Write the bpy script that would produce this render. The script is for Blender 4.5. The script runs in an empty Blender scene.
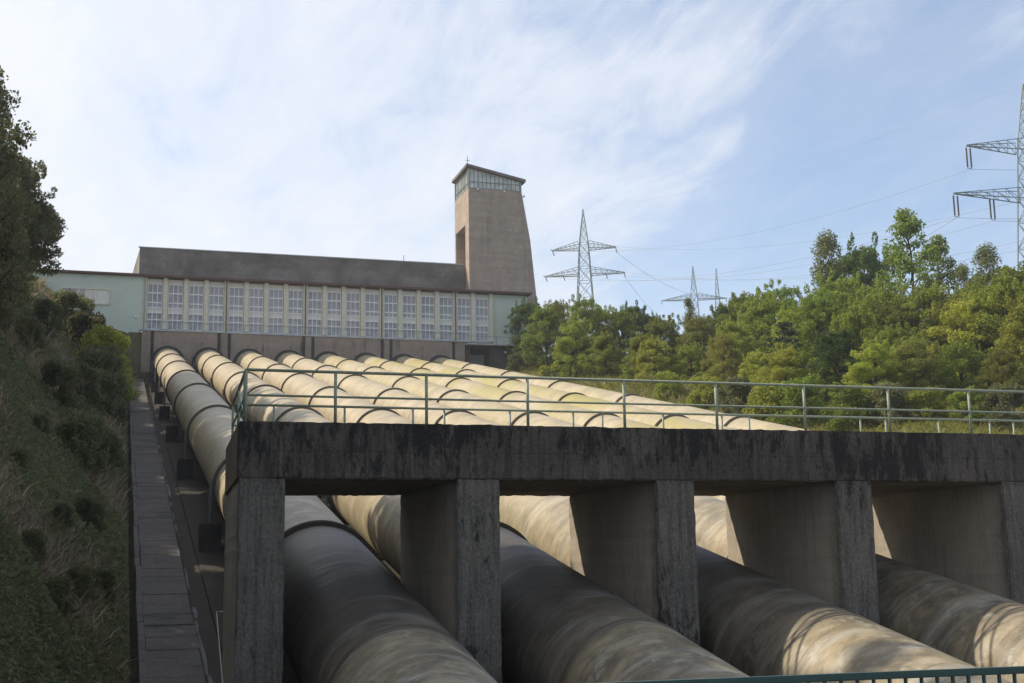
import bpy, bmesh, math, random
import numpy as np
from mathutils import Vector, Matrix
random.seed(7)
SC = bpy.context.scene
COL = SC.collection
# ------------------------------------------------------------------ measures (metres; camera at the origin, Y uphill)
D, ZD, W, BD = 27.226, 3.171, 5.989, 1.207          # bridge front, deck top, deck depth, beam depth
XL, PW, P = 2.381, 0.963, 4.687                     # left end of bridge, pier width, bay pitch
X1, ZC, R, A = 5.406, -2.097, 1.5795, 0.2088        # first pipe at the bridge, axis height, radius, slope angle
TA = math.tan(A)
SK = -0.0036
GZ = -2.45
def slab_z(y): return ZC + GZ + TA*(y - D)
# ------------------------------------------------------------------ helpers
def link(o, parent=None):
    COL.objects.link(o)
    if parent is not None: o.parent = parent
    return o
def tag(o, label=None, cat=None, group=None, kind=None):
    if label: o['label'] = label
    if cat: o['category'] = cat
    if group: o['group'] = group
    if kind: o['kind'] = kind
    return o
def empty(name, loc=(0,0,0), label=None, cat=None, group=None):
    o = bpy.data.objects.new(name, None); o.location = loc; o.empty_display_size = .3
    link(o); return tag(o, label, cat, group)
class MB:
    """collects geometry, builds one mesh object"""
    def __init__(s): s.bm = bmesh.new()
    def box(s, x0, x1, y0, y1, z0, z1, bevel=0, shear=None):
        b = bmesh.new()
        vs = [b.verts.new((x, y, z)) for x in (x0, x1) for y in (y0, y1) for z in (z0, z1)]
        for f in ((0,1,3,2),(4,6,7,5),(0,4,5,1),(2,3,7,6),(0,2,6,4),(1,5,7,3)): b.faces.new([vs[i] for i in f])
        if shear:
            for v in b.verts: v.co.z += shear*(v.co.y)
        if bevel: bmesh.ops.bevel(b, geom=list(b.edges), offset=bevel, segments=2, affect='EDGES')
        s._merge(b); return s
    def _merge(s, b):
        m = bpy.data.meshes.new('t'); b.to_mesh(m); b.free(); s.bm.from_mesh(m); bpy.data.meshes.remove(m)
    def poly(s, verts, faces):
        vs = [s.bm.verts.new(v) for v in verts]
        for f in faces:
            try: s.bm.faces.new([vs[i] for i in f])
            except ValueError: pass
        return s
    def tube(s, pts, rad, n=8, caps=True):
        pts = [Vector(p) for p in pts]
        if not isinstance(rad, (list, tuple)): rad = [rad]*len(pts)
        rings = []
        for i, p in enumerate(pts):
            d = (pts[min(i+1, len(pts)-1)] - pts[max(i-1, 0)]).normalized()
            up = Vector((0,0,1)) if abs(d.z) < .9 else Vector((1,0,0))
            a = d.cross(up).normalized(); b = a.cross(d)
            rings.append([s.bm.verts.new(p + (a*math.cos(t) + b*math.sin(t))*rad[i]) for t in [2*math.pi*k/n + math.pi/n for k in range(n)]])
        for r0, r1 in zip(rings, rings[1:]):
            for k in range(n): s.bm.faces.new((r0[k], r0[(k+1)%n], r1[(k+1)%n], r1[k]))
        if caps:
            s.bm.faces.new(rings[0][::-1]); s.bm.faces.new(rings[-1])
        return s
    def lathe(s, prof, n=72, th0=0, th1=2*math.pi):
        """profile [(radius, y)] turned about the Y axis"""
        full = abs(th1-th0-2*math.pi) < 1e-6
        m = n if full else n+1
        rings = [[s.bm.verts.new((r*math.sin(th0+(th1-th0)*k/n), y, r*math.cos(th0+(th1-th0)*k/n))) for k in range(m)] for r, y in prof]
        for r0, r1 in zip(rings, rings[1:]):
            for k in range(n): s.bm.faces.new((r0[k], r0[(k+1)%m], r1[(k+1)%m], r1[k]))
        return s
    def build(s, name, mat, parent=None, smooth=False):
        bmesh.ops.recalc_face_normals(s.bm, faces=list(s.bm.faces))
        me = bpy.data.meshes.new(name); s.bm.to_mesh(me); s.bm.free()
        me.materials.append(mat)
        if smooth:
            me.polygons.foreach_set('use_smooth', [True]*len(me.polygons))
        o = bpy.data.objects.new(name, me)
        return link(o, parent)
def copy_tree(o, parent=None):
    c = o.copy(); COL.objects.link(c); c.parent = parent
    for ch in [q for q in CH.get(o.name, [])]: copy_tree(ch, c)
    return c
CH = {}
def index_children():
    CH.clear()
    for o in bpy.data.objects:
        if o.parent: CH.setdefault(o.parent.name, []).append(o)
# ------------------------------------------------------------------ materials
def new_mat(name):
    m = bpy.data.materials.new(name); m.use_nodes = True
    nt = m.node_tree; return m, nt, nt.nodes['Principled BSDF']
def N(nt, t, **kw):
    n = nt.nodes.new(t)
    for k, v in kw.items():
        if k in n.inputs: n.inputs[k].default_value = v
        else: setattr(n, k, v)
    return n
def L(nt, a, b): nt.links.new(a, b)
def ramp(nt, fac, stops, interp='LINEAR'):
    r = nt.nodes.new('ShaderNodeValToRGB'); r.color_ramp.interpolation = interp
    e = r.color_ramp.elements
    while len(e) < len(stops): e.new(.5)
    for q, (p, c) in zip(e, stops):
        q.position = p; q.color = (c, c, c, 1) if not isinstance(c, (tuple, list)) else (*c, 1)
    L(nt, fac, r.inputs[0]); return r.outputs[0]
def mapped(nt, scale=(1,1,1), src='Object'):
    tc = nt.nodes.new('ShaderNodeTexCoord'); mp = nt.nodes.new('ShaderNodeMapping')
    mp.inputs['Scale'].default_value = scale
    L(nt, tc.outputs[src], mp.inputs[0]); return mp.outputs[0]
def noise(nt, vec, scale, detail=4, rough=.55, dist=0):
    n = nt.nodes.new('ShaderNodeTexNoise'); n.inputs['Scale'].default_value = scale
    n.inputs['Detail'].default_value = detail; n.inputs['Roughness'].default_value = rough
    n.inputs['Distortion'].default_value = dist
    L(nt, vec, n.inputs['Vector']); return n.outputs['Fac']
def mix(nt, fac, a, b, blend='MIX'):
    m = nt.nodes.new('ShaderNodeMix'); m.data_type = 'RGBA'; m.blend_type = blend
    if isinstance(fac, (int, float)): m.inputs[0].default_value = fac
    else: L(nt, fac, m.inputs[0])
    for s, v in ((6, a), (7, b)):
        if isinstance(v, (tuple, list)): m.inputs[s].default_value = (*v, 1)
        else: L(nt, v, m.inputs[s])
    return m.outputs[2]
def bump(nt, bs, h, strength=.3, dist=.02):
    b = nt.nodes.new('ShaderNodeBump'); b.inputs['Strength'].default_value = strength; b.inputs['Distance'].default_value = dist
    L(nt, h, b.inputs['Height']); L(nt, b.outputs[0], bs.inputs['Normal'])
def N2(nt, v, lo, hi):
    r = nt.nodes.new('ShaderNodeMapRange'); r.inputs[1].default_value = lo; r.inputs[2].default_value = hi
    L(nt, v, r.inputs[0]); return r.outputs[0]
def concrete(name, c0, c1, streak=None, streak_amt=(.5,.62), streak_scale=(2.2,2.2,.28), board=0, rough=.9, con=.75, fine=9, fleck=True):
    m, nt, bs = new_mat(name)
    v = mapped(nt)
    big = noise(nt, v, .55, 6, .6)
    col = mix(nt, ramp(nt, big, [(.3, 0), (.7, 1)]), c0, c1)
    fn = noise(nt, v, fine, 5, .7)
    col = mix(nt, con, col, ramp(nt, fn, [(.3, .5), (.7, 1.35)]), 'MULTIPLY')
    if board:
        vb = mapped(nt, (.06, .06, board))
        bd = noise(nt, vb, 1.0, 3, .8)
        col = mix(nt, .6, col, ramp(nt, bd, [(.3, .75), (.7, 1.2)]), 'MULTIPLY')
    if streak is not None:
        vs = mapped(nt, streak_scale)
        st = noise(nt, vs, 1.0, 5, .62, .3)
        f2 = noise(nt, mapped(nt, (.25,.25,.5)), 1.0, 3)
        ad = N(nt, 'ShaderNodeMath', operation='ADD'); L(nt, st, ad.inputs[0]); 
        sb = N(nt, 'ShaderNodeMath', operation='MULTIPLY_ADD'); L(nt, f2, sb.inputs[0]); sb.inputs[1].default_value = .5; sb.inputs[2].default_value = -.25
        L(nt, sb.outputs[0], ad.inputs[1])
        fac = ramp(nt, ad.outputs[0], [(streak_amt[0], 0), (streak_amt[1], 1)])
        col = mix(nt, fac, col, streak)
    if fleck:
        fl = noise(nt, v, 3.3, 2, .5)
        col = mix(nt, ramp(nt, fl, [(.70, 0), (.74, .6)]), col, tuple(min(1, x*1.9) for x in c1))
    L(nt, col, bs.inputs['Base Color']); bs.inputs['Roughness'].default_value = rough
    bump(nt, bs, fn, .35, .03)
    return m
def plain(name, c, rough=.6, metal=0, vary=.25, scale=4):
    m, nt, bs = new_mat(name)
    v = mapped(nt); n = noise(nt, v, scale, 5, .65)
    col = mix(nt, vary, c, ramp(nt, n, [(.3, .35), (.7, 1.5)]), 'MULTIPLY')
    L(nt, col, bs.inputs['Base Color']); bs.inputs['Roughness'].default_value = rough; bs.inputs['Metallic'].default_value = metal
    return m
M = {}
def bridge_concrete(name, c0, c1, inner=None, amt=(.50,.60)):
    m, nt, bs = new_mat(name); v = mapped(nt)
    big = noise(nt, v, .5, 6, .65); fn = noise(nt, v, 14, 6, .75)
    col = mix(nt, ramp(nt, big, [(.35, 0), (.65, 1)]), c0, c1)
    col = mix(nt, .55, col, ramp(nt, fn, [(.32, .45), (.68, 1.5)]), 'MULTIPLY')
    vst = noise(nt, mapped(nt, (9, 9, .55)), 1, 6, .7)                       # thin runs
    col = mix(nt, ramp(nt, vst, [(.47, 0), (.62, .75)]), col, tuple(x*.35 for x in c1))
    col = mix(nt, ramp(nt, noise(nt, mapped(nt, (5, 5, .35)), 1.3, 5, .7), [(.58, 0), (.70, .45)]), col, tuple(x*1.9 for x in c0))
    # black mould: blotches broken up by fine noise
    a = noise(nt, mapped(nt, (4.2, 4.2, 1.3)), 1, 9, .80, .15); b2 = noise(nt, mapped(nt, (.35, .35, .35)), 1, 2)
    sm = N(nt, 'ShaderNodeMath', operation='MULTIPLY_ADD'); L(nt, b2, sm.inputs[0]); sm.inputs[1].default_value = .55; sm.inputs[2].default_value = -.275
    ad = N(nt, 'ShaderNodeMath', operation='ADD'); L(nt, sm.outputs[0], ad.inputs[0]); L(nt, a, ad.inputs[1])
    tz = nt.nodes.new('ShaderNodeTexCoord'); sz = nt.nodes.new('ShaderNodeSeparateXYZ'); L(nt, tz.outputs['Object'], sz.inputs[0])
    ad2 = N(nt, 'ShaderNodeMath', operation='MULTIPLY_ADD'); L(nt, N2(nt, sz.outputs[2], -1.3, 0), ad2.inputs[0]); ad2.inputs[1].default_value = .085; L(nt, ad.outputs[0], ad2.inputs[2])
    # line between two pours of the beam
    wv = N(nt, 'ShaderNodeMath', operation='MULTIPLY_ADD'); L(nt, noise(nt, v, 2.5, 5, .7), wv.inputs[0]); wv.inputs[1].default_value = .05; L(nt, sz.outputs[2], wv.inputs[2])
    col = mix(nt, ramp(nt, N2(nt, wv.outputs[0], -.66, -.54), [(.35, 0), (.47, .75), (.53, .75), (.65, 0)]), col, (.02,.019,.018))
    mould = ramp(nt, ad2.outputs[0], [(amt[0]+.05, 0), (amt[1]+.05, .95)])
    if inner:  # cleaner behind the front face, and paler: reflected sun put into the colour
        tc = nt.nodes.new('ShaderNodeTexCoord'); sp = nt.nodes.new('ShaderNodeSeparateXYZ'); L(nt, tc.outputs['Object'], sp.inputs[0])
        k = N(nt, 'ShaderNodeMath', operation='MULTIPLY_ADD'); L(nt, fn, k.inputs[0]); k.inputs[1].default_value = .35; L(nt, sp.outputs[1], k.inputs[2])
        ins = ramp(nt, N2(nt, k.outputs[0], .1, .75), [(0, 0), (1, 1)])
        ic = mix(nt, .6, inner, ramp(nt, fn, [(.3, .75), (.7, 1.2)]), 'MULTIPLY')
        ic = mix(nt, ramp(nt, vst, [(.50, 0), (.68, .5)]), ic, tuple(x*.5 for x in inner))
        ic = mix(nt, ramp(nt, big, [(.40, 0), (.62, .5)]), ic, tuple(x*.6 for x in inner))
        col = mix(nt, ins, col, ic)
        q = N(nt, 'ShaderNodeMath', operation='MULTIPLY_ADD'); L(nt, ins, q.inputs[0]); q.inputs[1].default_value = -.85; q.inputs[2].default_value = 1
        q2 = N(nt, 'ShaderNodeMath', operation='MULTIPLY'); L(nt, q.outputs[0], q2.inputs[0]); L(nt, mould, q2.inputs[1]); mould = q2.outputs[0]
    col = mix(nt, mould, col, (.005,.005,.005))
    L(nt, col, bs.inputs['Base Color']); bs.inputs['Roughness'].default_value = .92
    bump(nt, bs, fn, .5, .04); return m
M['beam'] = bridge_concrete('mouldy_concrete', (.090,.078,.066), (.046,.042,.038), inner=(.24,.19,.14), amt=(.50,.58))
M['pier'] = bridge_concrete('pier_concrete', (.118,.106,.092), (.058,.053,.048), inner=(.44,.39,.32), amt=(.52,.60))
M['apron'] = concrete('stained_floor', (.045,.034,.022), (.025,.021,.015), streak=(.07,.055,.04), streak_amt=(.58,.75), streak_scale=(1.4,.12,1), fine=5)
M['path'] = concrete('path_concrete', (.125,.108,.092), (.075,.066,.058), streak=(.03,.027,.022), streak_amt=(.56,.72), streak_scale=(.8,2.4,1), fine=9)
M['lime'] = concrete('lime_crust', (.20,.20,.19), (.10,.10,.095), fine=14, fleck=False)
M['pedestal'] = concrete('pedestal_concrete', (.085,.08,.073), (.045,.043,.04), fine=8, fleck=False)
M['wall'] = concrete('retaining_concrete', (.36,.28,.225), (.23,.18,.145), streak=(.06,.055,.05), streak_amt=(.58,.8), streak_scale=(1.3,1.3,.12), fine=3, con=.35, fleck=False)
M['wall_dark'] = concrete('dark_concrete', (.10,.095,.09), (.06,.057,.055), fine=3)  # darker concrete for the outer wall stretches
M['near_black'] = concrete('near_black_concrete', (.045,.045,.048), (.025,.025,.027), fine=4, fleck=False)  # near-black concrete: stained drain channels, pipe collars, recess wall
M['slope_roof'] = concrete('roof_concrete', (.22,.20,.18), (.15,.135,.12), streak=(.07,.065,.06), streak_amt=(.42,.72), streak_scale=(.28,.28,.30), board=1.2, fine=2.5, con=.4, fleck=False)
M['tower'] = concrete('tower_concrete', (.40,.325,.265), (.31,.25,.205), streak=(.19,.155,.13), streak_amt=(.52,.78), streak_scale=(.9,.9,.09), board=1.2, fine=1.6, con=.28, fleck=False)
M['mint'] = concrete('mint_render', (.50,.57,.50), (.46,.53,.47), streak=(.36,.41,.37), streak_amt=(.6,.85), streak_scale=(1.2,1.2,.10), fine=2, con=.12, fleck=False)
M['cream'] = plain('cream_render', (.60,.57,.46), .8)
M['eaves'] = plain('rusty_red_eaves', (.10,.048,.04), .7)
M['cap'] = plain('pale_coping', (.42,.44,.44), .8)
M['frame'] = plain('white_window_frame', (.74,.74,.73), .5)
M['spandrel'] = plain('grey_white_panel', (.66,.65,.60), .6)
M['green'] = plain('pale_green_paint', (.27,.315,.235), .5, 0, .4, 9)
M['green_dark'] = plain('dark_green_paint', (.022,.066,.062), .35, 0, .3, 12)
M['steel'] = plain('galvanised_steel', (.22,.26,.24), .5, .3)
M['ring'] = plain('dark_band_steel', (.12,.105,.085), .6, .1, .4, 5)
M['leg'] = plain('grey_support_steel', (.17,.165,.15), .6, .2)
M['insul'] = plain('brown_porcelain', (.06,.05,.06), .3)
M['wire'] = plain('aluminium_cable', (.30,.32,.34), .5, .3)
M['white'] = plain('white_enamel', (.75,.75,.75), .4)
M['garage'] = plain('grey_shutter', (.22,.24,.25), .5)
def glass_mat(name, c, rough=.12):
    m, nt, bs = new_mat(name)
    v = mapped(nt, (1.1, 1, .9)); n = noise(nt, v, .9, 2, .5)
    oi = nt.nodes.new('ShaderNodeObjectInfo')
    c_ = mix(nt, oi.outputs['Random'], tuple(x*.7 for x in c), tuple(x*1.35 for x in c))
    col = mix(nt, ramp(nt, n, [(.35, 0), (.65, .8)]), c_, tuple(x*1.6 for x in c))
    L(nt, col, bs.inputs['Base Color']); bs.inputs['Roughness'].default_value = rough
    return m
M['pane'] = glass_mat('dull_window_glass', (.25,.25,.275), .25)
M['tower_pane'] = glass_mat('lantern_glass', (.50,.52,.50), .45)
# weathered pipe paint: UV = (angle turns, metres along)
def pipe_mat():
    m, nt, bs = new_mat('weathered_pipe_paint')
    tc = nt.nodes.new('ShaderNodeTexCoord'); oi = nt.nodes.new('ShaderNodeObjectInfo')
    sep = nt.nodes.new('ShaderNodeSeparateXYZ'); L(nt, tc.outputs['UV'], sep.inputs[0])
    rnd = N(nt, 'ShaderNodeMath', operation='MULTIPLY'); L(nt, oi.outputs['Random'], rnd.inputs[0]); rnd.inputs[1].default_value = 37.0
    def uv(su, sv, skew=0):
        a = N(nt, 'ShaderNodeMath', operation='MULTIPLY'); L(nt, sep.outputs[0], a.inputs[0]); a.inputs[1].default_value = su
        b = N(nt, 'ShaderNodeMath', operation='MULTIPLY'); L(nt, sep.outputs[1], b.inputs[0]); b.inputs[1].default_value = sv
        if skew:
            k = N(nt, 'ShaderNodeMath', operation='MULTIPLY_ADD'); L(nt, sep.outputs[0], k.inputs[0]); k.inputs[1].default_value = skew; L(nt, b.outputs[0], k.inputs[2]); b = k
        c = nt.nodes.new('ShaderNodeCombineXYZ'); L(nt, a.outputs[0], c.inputs[0]); L(nt, b.outputs[0], c.inputs[1]); L(nt, rnd.outputs[0], c.inputs[2])
        return c.outputs[0]
    patch = noise(nt, uv(7, .6), 1, 9, .68)
    col = mix(nt, ramp(nt, patch, [(.38, 0), (.62, 1)]), (.47,.395,.27), (.33,.275,.18))
    # strokes that run round the pipe, slightly slanted
    st = noise(nt, uv(3.2, 1.7, 3.2), 1.1, 8, .70, .5)
    col = mix(nt, ramp(nt, st, [(.50, 0), (.64, .32)]), col, (.50,.47,.40))
    st2 = noise(nt, uv(8, .95, -.8), 1.1, 9, .70, .3)
    col = mix(nt, ramp(nt, st2, [(.50, 0), (.68, .55)]), col, (.24,.205,.145))
    # algae on some pipes in patches along
    al = noise(nt, uv(2.0, .12), 1, 5, .6)
    ab = nt.nodes.new('ShaderNodeAttribute'); ab.attribute_type = 'OBJECT'; ab.attribute_name = 'algae_level'
    am = N(nt, 'ShaderNodeMath', operation='MULTIPLY'); L(nt, ramp(nt, al, [(.40, 0), (.58, .95)]), am.inputs[0]); L(nt, ab.outputs['Fac'], am.inputs[1])
    col = mix(nt, am.outputs[0], col, (.33,.29,.085))
    # rust runs near joints
    ru = noise(nt, uv(24, .8), 1, 4, .6)
    col = mix(nt, ramp(nt, ru, [(.64, 0), (.78, .55)]), col, (.25,.14,.07))
    # older grimy coat on the lowest stretch: brushed grey and olive, nearly black under the bridge, where its shade is painted in
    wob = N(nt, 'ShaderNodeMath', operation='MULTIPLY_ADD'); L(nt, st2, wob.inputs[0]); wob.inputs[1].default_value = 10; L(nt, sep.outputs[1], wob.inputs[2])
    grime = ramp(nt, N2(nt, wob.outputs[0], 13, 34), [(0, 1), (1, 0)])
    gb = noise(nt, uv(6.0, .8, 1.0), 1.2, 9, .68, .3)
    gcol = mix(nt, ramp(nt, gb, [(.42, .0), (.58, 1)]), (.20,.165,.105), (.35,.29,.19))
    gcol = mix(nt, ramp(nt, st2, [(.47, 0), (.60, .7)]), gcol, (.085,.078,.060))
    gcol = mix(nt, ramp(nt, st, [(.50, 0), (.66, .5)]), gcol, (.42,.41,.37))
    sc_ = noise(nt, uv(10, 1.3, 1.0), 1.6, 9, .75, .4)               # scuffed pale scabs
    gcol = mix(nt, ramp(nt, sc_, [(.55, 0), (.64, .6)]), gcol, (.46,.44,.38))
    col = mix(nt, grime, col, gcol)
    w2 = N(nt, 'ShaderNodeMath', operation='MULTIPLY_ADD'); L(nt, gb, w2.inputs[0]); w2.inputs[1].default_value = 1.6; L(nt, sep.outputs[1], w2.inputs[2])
    dk = ramp(nt, N2(nt, w2.outputs[0], -6, 14), [(.20, 0), (.225, .6), (.30, .9), (.775, .9), (.80, 0)])  # dark length under the bridge: its shade painted along with the grime
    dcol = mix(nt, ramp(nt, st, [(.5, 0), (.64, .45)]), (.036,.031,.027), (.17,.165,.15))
    at_ = nt.nodes.new('ShaderNodeAttribute'); at_.attribute_type = 'OBJECT'; at_.attribute_name = 'shade_grime_level'
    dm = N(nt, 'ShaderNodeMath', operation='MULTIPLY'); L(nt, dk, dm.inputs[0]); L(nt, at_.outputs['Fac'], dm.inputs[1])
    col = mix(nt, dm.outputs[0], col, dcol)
    # welded seams every few metres, a little darker, and rust weeping from them
    fr_ = N(nt, 'ShaderNodeMath', operation='MULTIPLY_ADD'); L(nt, sep.outputs[1], fr_.inputs[0]); fr_.inputs[1].default_value = 1/3.05; fr_.inputs[2].default_value = 20
    ff = N(nt, 'ShaderNodeMath', operation='FRACT'); L(nt, fr_.outputs[0], ff.inputs[0])
    col = mix(nt, ramp(nt, ff.outputs[0], [(0, .42), (.010, .42), (.016, 0), (.984, 0), (.992, .3), (1, .42)]), col, (.12,.09,.06))
    L(nt, col, bs.inputs['Base Color'])
    rr = ramp(nt, st, [(.3, .42), (.7, .62)]); L(nt, rr, bs.inputs['Roughness'])
    bump(nt, bs, noise(nt, uv(9, 1.4), 1, 4, .6), .12, .03)
    return m
M['pipe'] = pipe_mat()
def leaf_mat(name, c0, c1, trans=.5, rough=.55, far=None):
    m = bpy.data.materials.new(name); m.use_nodes = True; nt = m.node_tree; nt.nodes.clear()
    out = nt.nodes.new('ShaderNodeOutputMaterial'); g = nt.nodes.new('ShaderNodeNewGeometry'); oi = nt.nodes.new('ShaderNodeObjectInfo')
    col = mix(nt, g.outputs['Random Per Island'], c0, c1)
    hv = nt.nodes.new('ShaderNodeHueSaturation')
    mr = nt.nodes.new('ShaderNodeMapRange'); mr.inputs[3].default_value = .75; mr.inputs[4].default_value = 1.25; L(nt, oi.outputs['Random'], mr.inputs[0])
    L(nt, mr.outputs[0], hv.inputs['Value'])
    mh = nt.nodes.new('ShaderNodeMapRange'); mh.inputs[3].default_value = .485; mh.inputs[4].default_value = .512
    rm = N(nt, 'ShaderNodeMath', operation='FRACT'); q = N(nt, 'ShaderNodeMath', operation='MULTIPLY'); L(nt, oi.outputs['Random'], q.inputs[0]); q.inputs[1].default_value = 7.3
    L(nt, q.outputs[0], rm.inputs[0]); L(nt, rm.outputs[0], mh.inputs[0]); L(nt, mh.outputs[0], hv.inputs['Hue'])
    L(nt, col, hv.inputs['Color'])
    d = nt.nodes.new('ShaderNodeBsdfPrincipled'); d.inputs['Roughness'].default_value = rough; L(nt, hv.outputs[0], d.inputs['Base Color'])
    d.inputs['Specular IOR Level'].default_value = .25
    t = nt.nodes.new('ShaderNodeBsdfTranslucent'); L(nt, hv.outputs[0], t.inputs['Color'])
    mx = nt.nodes.new('ShaderNodeMixShader'); mx.inputs[0].default_value = trans
    L(nt, d.outputs[0], mx.inputs[1]); L(nt, t.outputs[0], mx.inputs[2]); L(nt, mx.outputs[0], out.inputs[0])
    return m
M['leaf_mid'] = leaf_mat('mid_green_leaves', (.15,.21,.03), (.31,.37,.065))
M['leaf_yellow'] = leaf_mat('yellow_green_leaves', (.23,.28,.035), (.42,.44,.075))
M['leaf_dark'] = leaf_mat('dark_green_leaves', (.06,.105,.026), (.12,.175,.042))
M['leaf_pale'] = leaf_mat('pale_birch_leaves', (.15,.19,.07), (.27,.30,.12))
M['needle'] = leaf_mat('dark_needles', (.018,.034,.016), (.04,.062,.026), .12)
M['leaf_brown'] = leaf_mat('olive_brown_leaves', (.17,.19,.036), (.30,.29,.07))
M['leaf_bank'] = leaf_mat('bank_leaves', (.10,.12,.05), (.235,.23,.105))
M['grass'] = leaf_mat('meadow_grass', (.20,.25,.04), (.38,.38,.10), .3)
M['dry_grass'] = leaf_mat('dry_bank_grass', (.26,.22,.115), (.52,.44,.28), .25)
M['bark'] = concrete('bark', (.09,.07,.05), (.05,.04,.03), fine=14, fleck=False)
M['birch_bark'] = concrete('birch_bark', (.42,.40,.36), (.28,.26,.23), streak=(.05,.045,.04), streak_amt=(.55,.62), streak_scale=(2,2,5), fine=9, fleck=False)
def ground_mat():
    m, nt, bs = new_mat('soil_and_turf')
    v = mapped(nt)
    a = noise(nt, v, .12, 6, .6); b = noise(nt, v, 2.2, 5, .7)
    col = mix(nt, ramp(nt, a, [(.35, 0), (.65, 1)]), (.055,.060,.022), (.105,.092,.045))
    col = mix(nt, .7, col, ramp(nt, b, [(.3, .45), (.7, 1.4)]), 'MULTIPLY')
    L(nt, col, bs.inputs['Base Color']); bs.inputs['Roughness'].default_value = .95
    bump(nt, bs, b, .8, .15); return m
M['ground'] = ground_mat()
# ------------------------------------------------------------------ camera
cam = bpy.data.cameras.new('camera'); cam.sensor_width = 36; cam.lens = 1282.416*36/1024
cam.clip_start = .1; cam.clip_end = 9000
co = bpy.data.objects.new('camera', cam); link(co)
Rt = Vector((0.95655684, -0.29107778, -0.01651479)); Up = Vector((-0.03549881, -0.17250805, 0.98436823)); Fw = Vector((0.28937665, 0.94101791, 0.17534667))
co.matrix_world = Matrix(((Rt.x, Up.x, -Fw.x, 0), (Rt.y, Up.y, -Fw.y, 0), (Rt.z, Up.z, -Fw.z, 0), (0,0,0,1)))
SC.camera = co
# ------------------------------------------------------------------ light
EL = math.radians(44); AZ = math.radians(60.8)          # azimuth measured from +Y towards -X
sd = Vector((-math.sin(AZ)*math.cos(EL), math.cos(AZ)*math.cos(EL), math.sin(EL)))
sun = bpy.data.lights.new('sun', 'SUN'); sun.energy = 4.0; sun.angle = math.radians(.6); sun.color = (1, .87, .68)
so = bpy.data.objects.new('sun', sun); link(so); so.rotation_euler = sd.to_track_quat('Z', 'Y').to_euler()
wd = bpy.data.worlds.new('World'); SC.world = wd; wd.use_nodes = True
nt = wd.node_tree; bg = nt.nodes['Background']; outw = nt.nodes['World Output']
sky = nt.nodes.new('ShaderNodeTexSky'); sky.sky_type = 'NISHITA'; sky.sun_disc = False
sky.sun_elevation = EL; sky.sun_rotation = -AZ; sky.air_density = 1.0; sky.dust_density = 1.7; sky.ozone_density = 1.2; sky.altitude = 300
L(nt, sky.outputs[0], bg.inputs[0]); bg.inputs[1].default_value = .15
tc = nt.nodes.new('ShaderNodeTexCoord')
sp = nt.nodes.new('ShaderNodeSeparateXYZ'); L(nt, tc.outputs['Generated'], sp.inputs[0])
# cloud sheet: direction projected on a layer overhead
den = N(nt, 'ShaderNodeMath', operation='ADD'); L(nt, sp.outputs[2], den.inputs[0]); den.inputs[1].default_value = .12
px = N(nt, 'ShaderNodeMath', operation='DIVIDE'); L(nt, sp.outputs[0], px.inputs[0]); L(nt, den.outputs[0], px.inputs[1])
py = N(nt, 'ShaderNodeMath', operation='DIVIDE'); L(nt, sp.outputs[1], py.inputs[0]); L(nt, den.outputs[0], py.inputs[1])
cb = nt.nodes.new('ShaderNodeCombineXYZ'); L(nt, px.outputs[0], cb.inputs[0]); L(nt, py.outputs[0], cb.inputs[1])
def wmap(scale, rz, loc=(0,0,0)):
    mp = nt.nodes.new('ShaderNodeMapping'); mp.inputs['Scale'].default_value = scale; mp.inputs['Rotation'].default_value = (0,0,rz); mp.inputs['Location'].default_value = loc
    L(nt, cb.outputs[0], mp.inputs[0]); return mp.outputs[0]
c1 = noise(nt, wmap((1.0, .6, 1), .5, (3.1,.4,0)), 1.1, 9, .58, .25)
c2 = noise(nt, wmap((2.6, 1.0, 1), 1.1, (1.7,2.2,0)), 2.6, 9, .66, .5)
# more cloud towards the left (west) side of the sky
dx = N(nt, 'ShaderNodeVectorMath', operation='DOT_PRODUCT'); L(nt, tc.outputs['Generated'], dx.inputs[0]); dx.inputs[1].default_value = (-.94, .34, 0)
wl = N2(nt, dx.outputs['Value'], -.18, .36)
s1 = N(nt, 'ShaderNodeMath', operation='MULTIPLY_ADD'); L(nt, c1, s1.inputs[0]); s1.inputs[1].default_value = .66
hlf = N(nt, 'ShaderNodeMath', operation='MULTIPLY_ADD'); L(nt, c2, hlf.inputs[0]); hlf.inputs[1].default_value = .42; hlf.inputs[2].default_value = -.05
L(nt, hlf.outputs[0], s1.inputs[2])
s2 = N(nt, 'ShaderNodeMath', operation='MULTIPLY_ADD'); L(nt, wl, s2.inputs[0]); s2.inputs[1].default_value = .30; L(nt, s1.outputs[0], s2.inputs[2])
cl = ramp(nt, s2.outputs[0], [(.36, .08), (.52, .24), (.64, .68), (.80, 1)])
bg2 = nt.nodes.new('ShaderNodeBackground'); bg2.inputs[0].default_value = (.90, .935, 1.0, 1); bg2.inputs[1].default_value = .80
mxs = nt.nodes.new('ShaderNodeMixShader'); L(nt, cl, mxs.inputs[0]); L(nt, bg.outputs[0], mxs.inputs[1]); L(nt, bg2.outputs[0], mxs.inputs[2])
L(nt, mxs.outputs[0], outw.inputs[0])
SC.view_settings.view_transform = 'Standard'; SC.view_settings.look = 'None'; SC.view_settings.exposure = .38; SC.view_settings.gamma = 1
try: SC.cycles.use_denoising = True
except Exception: pass
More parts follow.
